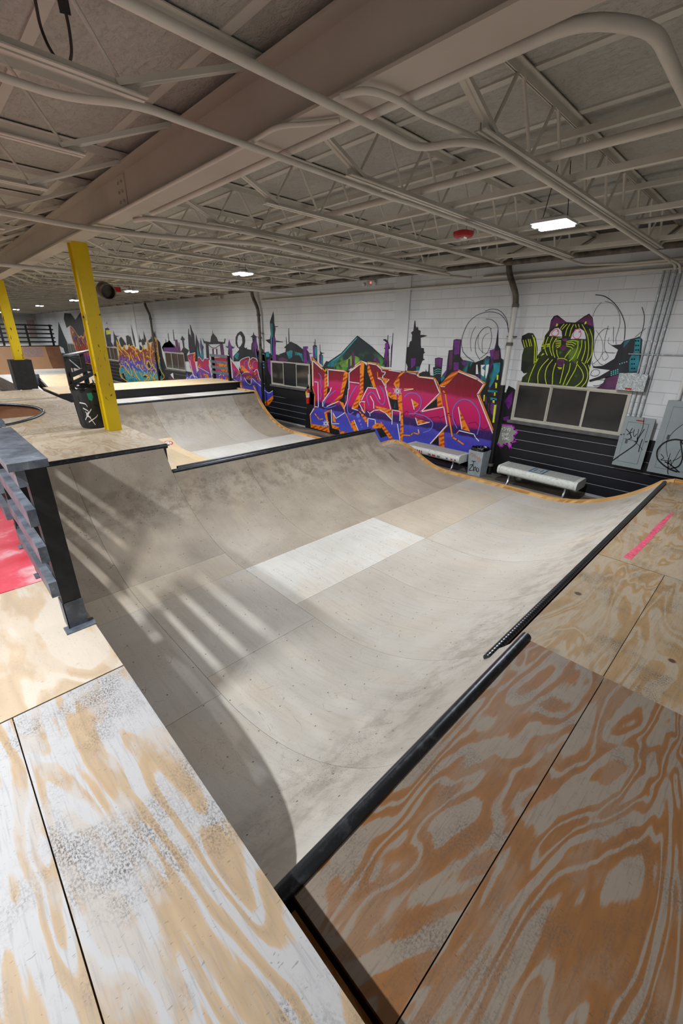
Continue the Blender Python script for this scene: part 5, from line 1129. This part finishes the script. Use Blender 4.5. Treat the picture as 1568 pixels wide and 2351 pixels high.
# --- small pink lettering behind the box
sm = Mural(['letter_small','letter_orange','line_orange','line_white','line_blue','paint_black'])
def small_fill():
    t = NT('letter_small', 0.45); p = t.pos(); s = t.sep(p); n = t.noise(p, 2.0, 3); z = t.math('ADD', s[2], t.math('MULTIPLY', t.math('SUBTRACT', n, 0.5), 0.25))
    M['letter_small'] = t.out(t.ramp(t.math('DIVIDE', z, 2.4), [(0.1, srgb('#2f3fb8')), (0.42, srgb('#4a47bd')), (0.52, srgb('#7a3a9a')), (0.60, srgb('#c01f62')), (0.72, srgb('#b51a4a')), (0.82, srgb('#7d1226'))]))
small_fill()
for pts in ([(75,330),(85,310),(200,280),(205,380),(195,440),(240,680),(235,740),(55,740),(50,700),(70,580),(85,680),(130,640),(160,660)], [(240,370),(265,350),(320,400),(345,370),(420,380),(425,480),(485,690),(480,720),(410,720),(340,690),(330,730),(270,740),(230,600),(260,570),(235,510)], [(450,410),(490,365),(735,360),(780,740),(500,740),(485,580),(510,570)], [(790,400),(920,580),(945,615),(950,740),(980,860),(975,890),(860,880),(850,760),(820,700)], [(930,410),(960,390),(1090,350),(1100,400),(1130,360),(1180,365),(1220,410),(1225,540),(1250,690),(1320,830),(1400,940),(1470,900),(1480,1040),(1390,1160),(1340,1250),(1280,1255),(1225,1220),(1225,1150),(1250,1080),(1170,1165),(1080,1020),(950,800),(960,650),(1000,600),(945,590)]):
    sm.poly(J, pts, 'letter_small', 2)
for pts in ([(165,290),(205,282),(195,440),(175,420)], [(100,480),(165,660),(170,600)], [(245,470),(280,470),(300,520),(250,510)], [(270,590),(300,640),(310,720),(290,690)], [(330,620),(410,640),(430,720),(350,680)], [(455,410),(490,370),(500,440),(515,560),(470,500)], [(560,460),(740,470),(745,600),(640,590)], [(585,690),(640,690),(660,740),(590,740)], [(700,690),(760,680),(770,740),(680,740)], [(900,600),(920,585),(940,615),(860,680)], [(870,740),(950,740),(990,880),(940,820)], [(935,540),(1000,600),(1090,600),(1075,590),(960,480)], [(1085,360),(1095,560),(1150,545),(1140,480),(1110,490)], [(1010,690),(1060,650),(1130,660),(1125,710),(1050,710)], [(1140,830),(1170,810),(1240,1020),(1240,1080),(1190,940)], [(1165,1100),(1240,1010),(1255,1080),(1172,1165)], [(1225,1165),(1340,1165),(1335,1250),(1230,1220)], [(1335,1070),(1380,1065),(1470,980),(1480,1040),(1395,1160),(1340,1140)], [(1090,1020),(1150,1100),(1165,1165),(1085,1040)], [(1150,610),(1175,590),(1260,760),(1230,740)], [(960,810),(1010,870),(1080,1010),(1060,960)]): sm.poly(J, pts, 'letter_orange', 3)
for pts in ([(1030,720),(1100,735),(1110,800),(1060,770)], [(340,700),(405,700),(400,725),(345,722)], [(1145,560),(1180,570),(1150,640)], [(1340,1160),(1390,1160),(1400,1220),(1345,1230)]): sm.poly(J, pts, 'paint_black', 4)
for pts in ([(75,330),(88,312),(200,282)], [(110,400),(170,640),(240,690)], [(50,720),(75,690),(100,720),(150,645),(200,700)], [(245,370),(270,355),(325,420),(345,378),(420,382)], [(240,512),(330,560),(430,620)], [(425,480),(480,700)], [(790,400),(925,585)], [(830,720),(900,760),(975,890)], [(860,680),(940,620),(950,735)], [(940,540),(935,412),(1085,355),(1070,470),(1100,545)], [(1100,400),(1140,365),(1200,385),(1220,430)], [(965,640),(1010,605),(1090,600)], [(1000,690),(1050,770),(1110,800),(1130,705),(1200,770),(1300,850)], [(1155,600),(1215,560),(1250,690),(1320,830)], [(1310,880),(1400,940),(1470,905)], [(1230,1160),(1270,1080),(1230,980),(1150,820)], [(590,660),(640,635),(670,665)]): sm.line(J, pts, 'line_white', 9, 5, True)
for pts in ([(120,360),(140,350),(130,380)], [(1010,520),(1010,440),(1050,420),(1080,540),(1110,570),(1130,520),(1150,440),(1190,420)], [(1000,640),(1100,630)], [(820,560),(840,550),(840,620)]): sm.line(J, pts, 'line_blue', 9, 5, True)
sm.done('graffiti_lettering', 'smaller pink and orange graffiti lettering behind the slatted railing')

# --- flame lettering
fl_ = Mural(['flame_yellow','line_yellow','paint_black','city_teal'])
flat('line_yellow', '#e8bb28', 0.45, vary=0.05)
silF = [(262,590),(310,690),(350,720),(380,790),(410,800),(445,710),(470,790),(520,800),(550,690),(575,750),(620,725),(680,745),(700,800),(740,770),(790,850),(820,860),(850,820),(870,720),(885,800),(940,790),(970,830),(955,610),(1000,680),(1040,760),(1060,650),(1110,640),(1150,600),(1110,530),(1140,545),(1175,600),(1190,700),(1195,830),(1215,950),(1240,1020),(1205,1080),(1250,1250),(1300,1480),(560,1545),(520,1530),(430,1470),(370,1420),(340,1270),(360,1180),(330,1100),(315,980),(330,920),(300,800)]
fl_.poly(F, silF, 'flame_yellow', 2)
for pts in ([(550,1460),(650,1450),(665,1545),(545,1545)], [(1250,1400),(1300,1410),(1300,1490),(1255,1490)], [(700,1480),(740,1500),(720,1540),(690,1530)]): fl_.poly(F, pts, 'city_teal', 3)
for pts in (silF+[silF[0]], [(290,740),(350,830),(400,880)], [(410,800),(470,850),(560,950),(560,1050)], [(580,870),(600,960),(640,1060),(690,1150)], [(590,760),(660,800),(720,900),(800,1060)], [(860,860),(880,960),(900,1120),(960,1240)], [(1040,760),(1030,900),(1060,1100),(1130,1240)], [(1060,900),(1120,840),(1170,900),(1190,1050)], [(930,970),(1040,980)], [(360,1190),(420,1170),(480,1250),(580,1380)], [(480,1080),(560,1200),(610,1330),(600,1400)], [(620,1180),(680,1300),(720,1400),(800,1500)], [(700,1190),(760,1150),(800,1220),(860,1300)], [(860,1400),(920,1370),(980,1420),(1030,1500)], [(880,1500),(930,1500),(960,1460)], [(1050,1280),(1100,1240),(1160,1280),(1080,1450)], [(960,1060),(1000,1080),(1050,1200),(980,1260),(950,1150),(975,1070)]): fl_.line(F, pts, 'line_yellow', 16, 4, True)
for pts in ([(980,1100),(1010,1120),(1040,1200),(1000,1230),(970,1170)], [(385,1350),(430,1340),(480,1470),(530,1530),(430,1470)], [(870,1410),(920,1395),(960,1430),(900,1440)]): fl_.poly(F, pts, 'paint_black', 3)
fl_.done('graffiti_lettering', 'yellow, maroon and blue flame-like graffiti lettering beside the dark downspout')
f2 = Mural(['flame_orange','line_orange'])
sil2 = [(840,300),(880,340),(920,400),(950,450),(975,420),(1000,460),(1020,370),(1060,470),(1080,520),(1110,740),(1115,760),(1030,750),(985,720),(945,650),(915,600),(870,470),(845,370)]
f2.poly(E1, sil2, 'flame_orange', 2); f2.line(E1, sil2+[sil2[0]], 'line_orange', 9, 3, True)
f2.done('graffiti_lettering', 'orange and purple flame-like graffiti lettering half hidden by the yellow column')

# --- the cat
ct = Mural(['cat_body','cat_line','cat_purple','cat_white','cat_pink','paint_black','city_ink','city_teal','neon_teal','city_plum'])
ct.poly(T, [(395,480),(415,370),(450,320),(490,310),(590,390),(690,395),(780,330),(845,293),(885,340),(905,500),(895,680),(875,800),(845,950),(845,1020),(810,1135),(80,1070),(95,1010),(150,960),(110,968),(78,930),(90,760),(110,690),(82,600),(90,545),(160,510),(215,515),(245,570),(265,680),(262,770),(305,710),(305,670),(350,540)], 'cat_body', 1)
ct.poly(T, [(405,470),(420,380),(470,325),(545,360),(585,395),(520,410),(470,440)], 'cat_purple', 2); ct.poly(T, [(715,385),(845,305),(880,350),(895,440),(840,420),(780,395)], 'cat_purple', 2)
ct.poly(T, [(468,440),(480,402),(497,412),(490,436)], 'cat_line', 3); ct.poly(T, [(788,415),(800,385),(818,378),(812,410)], 'cat_line', 3)
ct.poly(T, [(395,545),(415,500),(460,460),(500,455),(535,490),(542,555),(490,552),(440,545)], 'cat_white', 2); ct.poly(T, [(638,580),(655,520),(690,470),(740,460),(790,490),(808,560),(805,582),(720,575)], 'cat_white', 2)
ct.line(T, [(465,470),(430,500),(425,530),(455,545),(490,535),(503,500),(490,472),(465,470)], 'cat_pink', 9, 3, True); ct.line(T, [(700,470),(668,510),(665,550),(690,572),(725,570),(752,540),(750,495),(730,470),(700,470)], 'cat_pink', 9, 3, True)
ct.poly(T, [(485,480),(500,485),(495,500),(483,497)], 'cat_pink', 4); ct.poly(T, [(725,495),(745,488),(745,505),(730,510)], 'cat_pink', 4)
for c_ in ((572,588,30,18),(555,680,34,30)): ct.poly(T, [(c_[0]+c_[2]*cos(a), c_[1]+c_[3]*sin(a)) for a in np.linspace(0, 2*pi, 16, endpoint=False)], 'cat_purple', 3)
ct.poly(T, [(480,815),(560,810),(570,840),(550,880),(510,890),(485,865)], 'cat_purple', 3)
for x_ in (495,512,528,544): ct.line(T, [(x_,825),(x_+2,880)], 'paint_black', 5, 4)
stripes = ([(565,410),(530,450),(525,470)], [(600,410),(560,450),(540,475)], [(630,410),(595,470),(575,545)], [(670,415),(640,480),(625,550)], [(690,415),(700,450)], [(725,415),(735,450)], [(765,415),(800,480),(830,560),(840,680),(825,790),(795,860)], [(850,465),(880,560),(880,660),(870,760),(820,850)], [(345,560),(325,640)], [(385,555),(355,640),(350,700),(375,765)], [(435,555),(405,630),(405,700),(430,770)], [(480,565),(440,640),(440,720),(460,790)], [(490,570),(540,565)], [(480,700),(485,750),(500,790)], [(640,700),(600,750),(570,790)], [(720,600),(715,680),(670,780),(620,830)], [(765,590),(755,680),(710,800)], [(800,600),(800,700),(760,830)],
    [(310,655),(410,630)], [(305,665),(400,665)], [(325,690),(400,640)], [(470,590),(530,600)], [(465,610),(530,615)], [(468,635),(530,630)], [(470,660),(530,645)], [(480,680),(520,662)], [(590,610),(660,595),(710,605)], [(585,630),(650,615),(695,640)], [(585,645),(640,640),(680,660)], [(590,660),(640,670),(665,695)],
    [(340,745),(280,790),(230,880),(180,1000),(160,1070)], [(390,800),(310,890),(270,980),(270,1085)], [(435,810),(370,900),(350,1000),(365,1090)], [(470,850),(440,950),(430,1095)], [(565,860),(545,960),(515,1080)], [(635,850),(620,930),(590,1000),(550,1100)], [(715,830),(690,920),(640,1010),(590,1100)], [(765,840),(810,900),(830,980),(810,1060),(760,1120)], [(840,870),(850,920)], [(700,850),(760,930),(780,1010),(740,1080),(680,1120)], [(230,840),(330,740)], [(180,580),(200,660)], [(160,580),(180,665)], [(130,590),(150,670)], [(102,590),(125,680)], [(205,535),(230,620),(230,740),(225,860)], [(225,560),(250,680),(248,800),(240,870)], [(485,805),(520,798),(560,800),(600,820)], [(490,900),(540,905)], [(500,915),(535,915)])
for s_ in stripes: ct.line(T, s_, 'cat_line', 8, 3, True)
# building and ink loops beside the cat
ct.poly(T, [(1235,600),(1390,560),(1410,550),(1445,585),(1440,650),(1410,960),(1280,960),(1180,980),(1060,1010),(850,1065),(845,1040),(960,1000),(1080,930),(890,905),(885,890),(1000,880),(1130,800),(1170,700),(1090,650),(1200,640)], 'city_ink', 1)
ct.poly(T, [(1240,605),(1310,590),(1230,680)], 'city_teal', 2); ct.poly(T, [(1365,580),(1425,570),(1400,940),(1290,950),(1300,800),(1350,720)], 'city_teal', 2); ct.poly(T, [(1030,1010),(1180,980),(1170,1150),(920,1140),(1000,1080)], 'city_plum', 1)
for i in range(4):
    for k in range(3): ct.poly(T, [(1095+i*24+8*cos(a), 940+k*20+7*sin(a)+(i-1)*-8) for a in np.linspace(0, 2*pi, 8, endpoint=False)], 'neon_teal', 3)
for i in range(5):
    for k in range(7): ct.poly(T, [(1372+(i % 2)*26+9*cos(a)-(k > 3)*45, 600+k*52+8*sin(a)) for a in np.linspace(0, 2*pi, 8, endpoint=False)], 'neon_teal', 3)
for i in range(4): ct.poly(T, [(1190+i*26+8*cos(a), 860-i*8+7*sin(a)) for a in np.linspace(0, 2*pi, 8, endpoint=False)], 'neon_teal', 3)
for pts, w_ in (([(915,82),(1020,100),(1120,170),(1200,280),(1245,400),(1248,500),(1240,590)],10), ([(1020,155),(1100,180),(1170,260),(1193,380),(1170,490),(1145,570),(1150,640)],5), ([(985,165),(920,240),(885,330)],4), ([(1075,470),(1020,465),(950,530),(905,640),(905,760),(960,850),(1010,880)],5), ([(920,480),(980,570),(1000,680),(970,790),(890,860)],4), ([(1120,440),(1118,620)],5), ([(1060,430),(1020,600),(1030,720),(1130,740)],5), ([(1070,560),(1060,620),(1120,660)],4), ([(1440,220),(1465,320),(1455,440),(1420,560)],9), ([(1480,460),(1360,560)],5), ([(990,760),(1020,720),(1060,780),(1010,820),(990,770)],4), ([(870,950),(900,925),(950,930),(960,970),(910,1000),(865,985),(870,950)],5), ([(880,830),(885,880),(960,900)],6), ([(860,1060),(940,1040),(1030,1050),(960,1100),(890,1105)],6), ([(900,1120),(980,1115),(1040,1060)],5)): ct.line(T, pts, 'city_ink', w_, 3, True)
ct.done('cat_mural', 'painted black cat with yellow stripes raising one paw, above the window')

# --- small tag bubble
tg = Mural(['paint_grey','tag_magenta','paint_white'])
V = (1100,580,3.35)
tg.poly(V, [(178,1320),(262,1330),(270,1360),(298,1380),(268,1405),(270,1440),(245,1460),(240,1510),(215,1468),(165,1495),(142,1465)], 'paint_grey', 2)
tg.line(V, [(178,1322),(262,1332),(270,1360),(300,1378),(268,1408),(270,1440),(293,1447),(245,1462),(242,1512),(215,1468),(190,1475),(168,1500),(142,1467)], 'tag_magenta', 11, 3)
for pts in ([(175,1350),(182,1362)], [(182,1348),(174,1360)], [(190,1346),(204,1346),(196,1354),(206,1360),(192,1368)], [(210,1348),(210,1358),(224,1360)], [(222,1350),(220,1372)], [(228,1352),(240,1354),(234,1374)], [(176,1392),(184,1384),(182,1404)], [(174,1404),(190,1406)], [(194,1388),(194,1402),(204,1404),(206,1390)], [(212,1408),(214,1388),(226,1390),(224,1398),(214,1399)], [(232,1404),(233,1407)], [(175,1412),(192,1414),(180,1440)], [(178,1426),(190,1427)], [(196,1440),(198,1418),(210,1440),(212,1420)], [(228,1422),(218,1426),(218,1440),(230,1440)], [(236,1440),(237,1443)]): tg.line(V, pts, 'paint_white', 4, 4)
tg.done('tag_bubble', 'grey bubble with magenta edge and small white lettering')
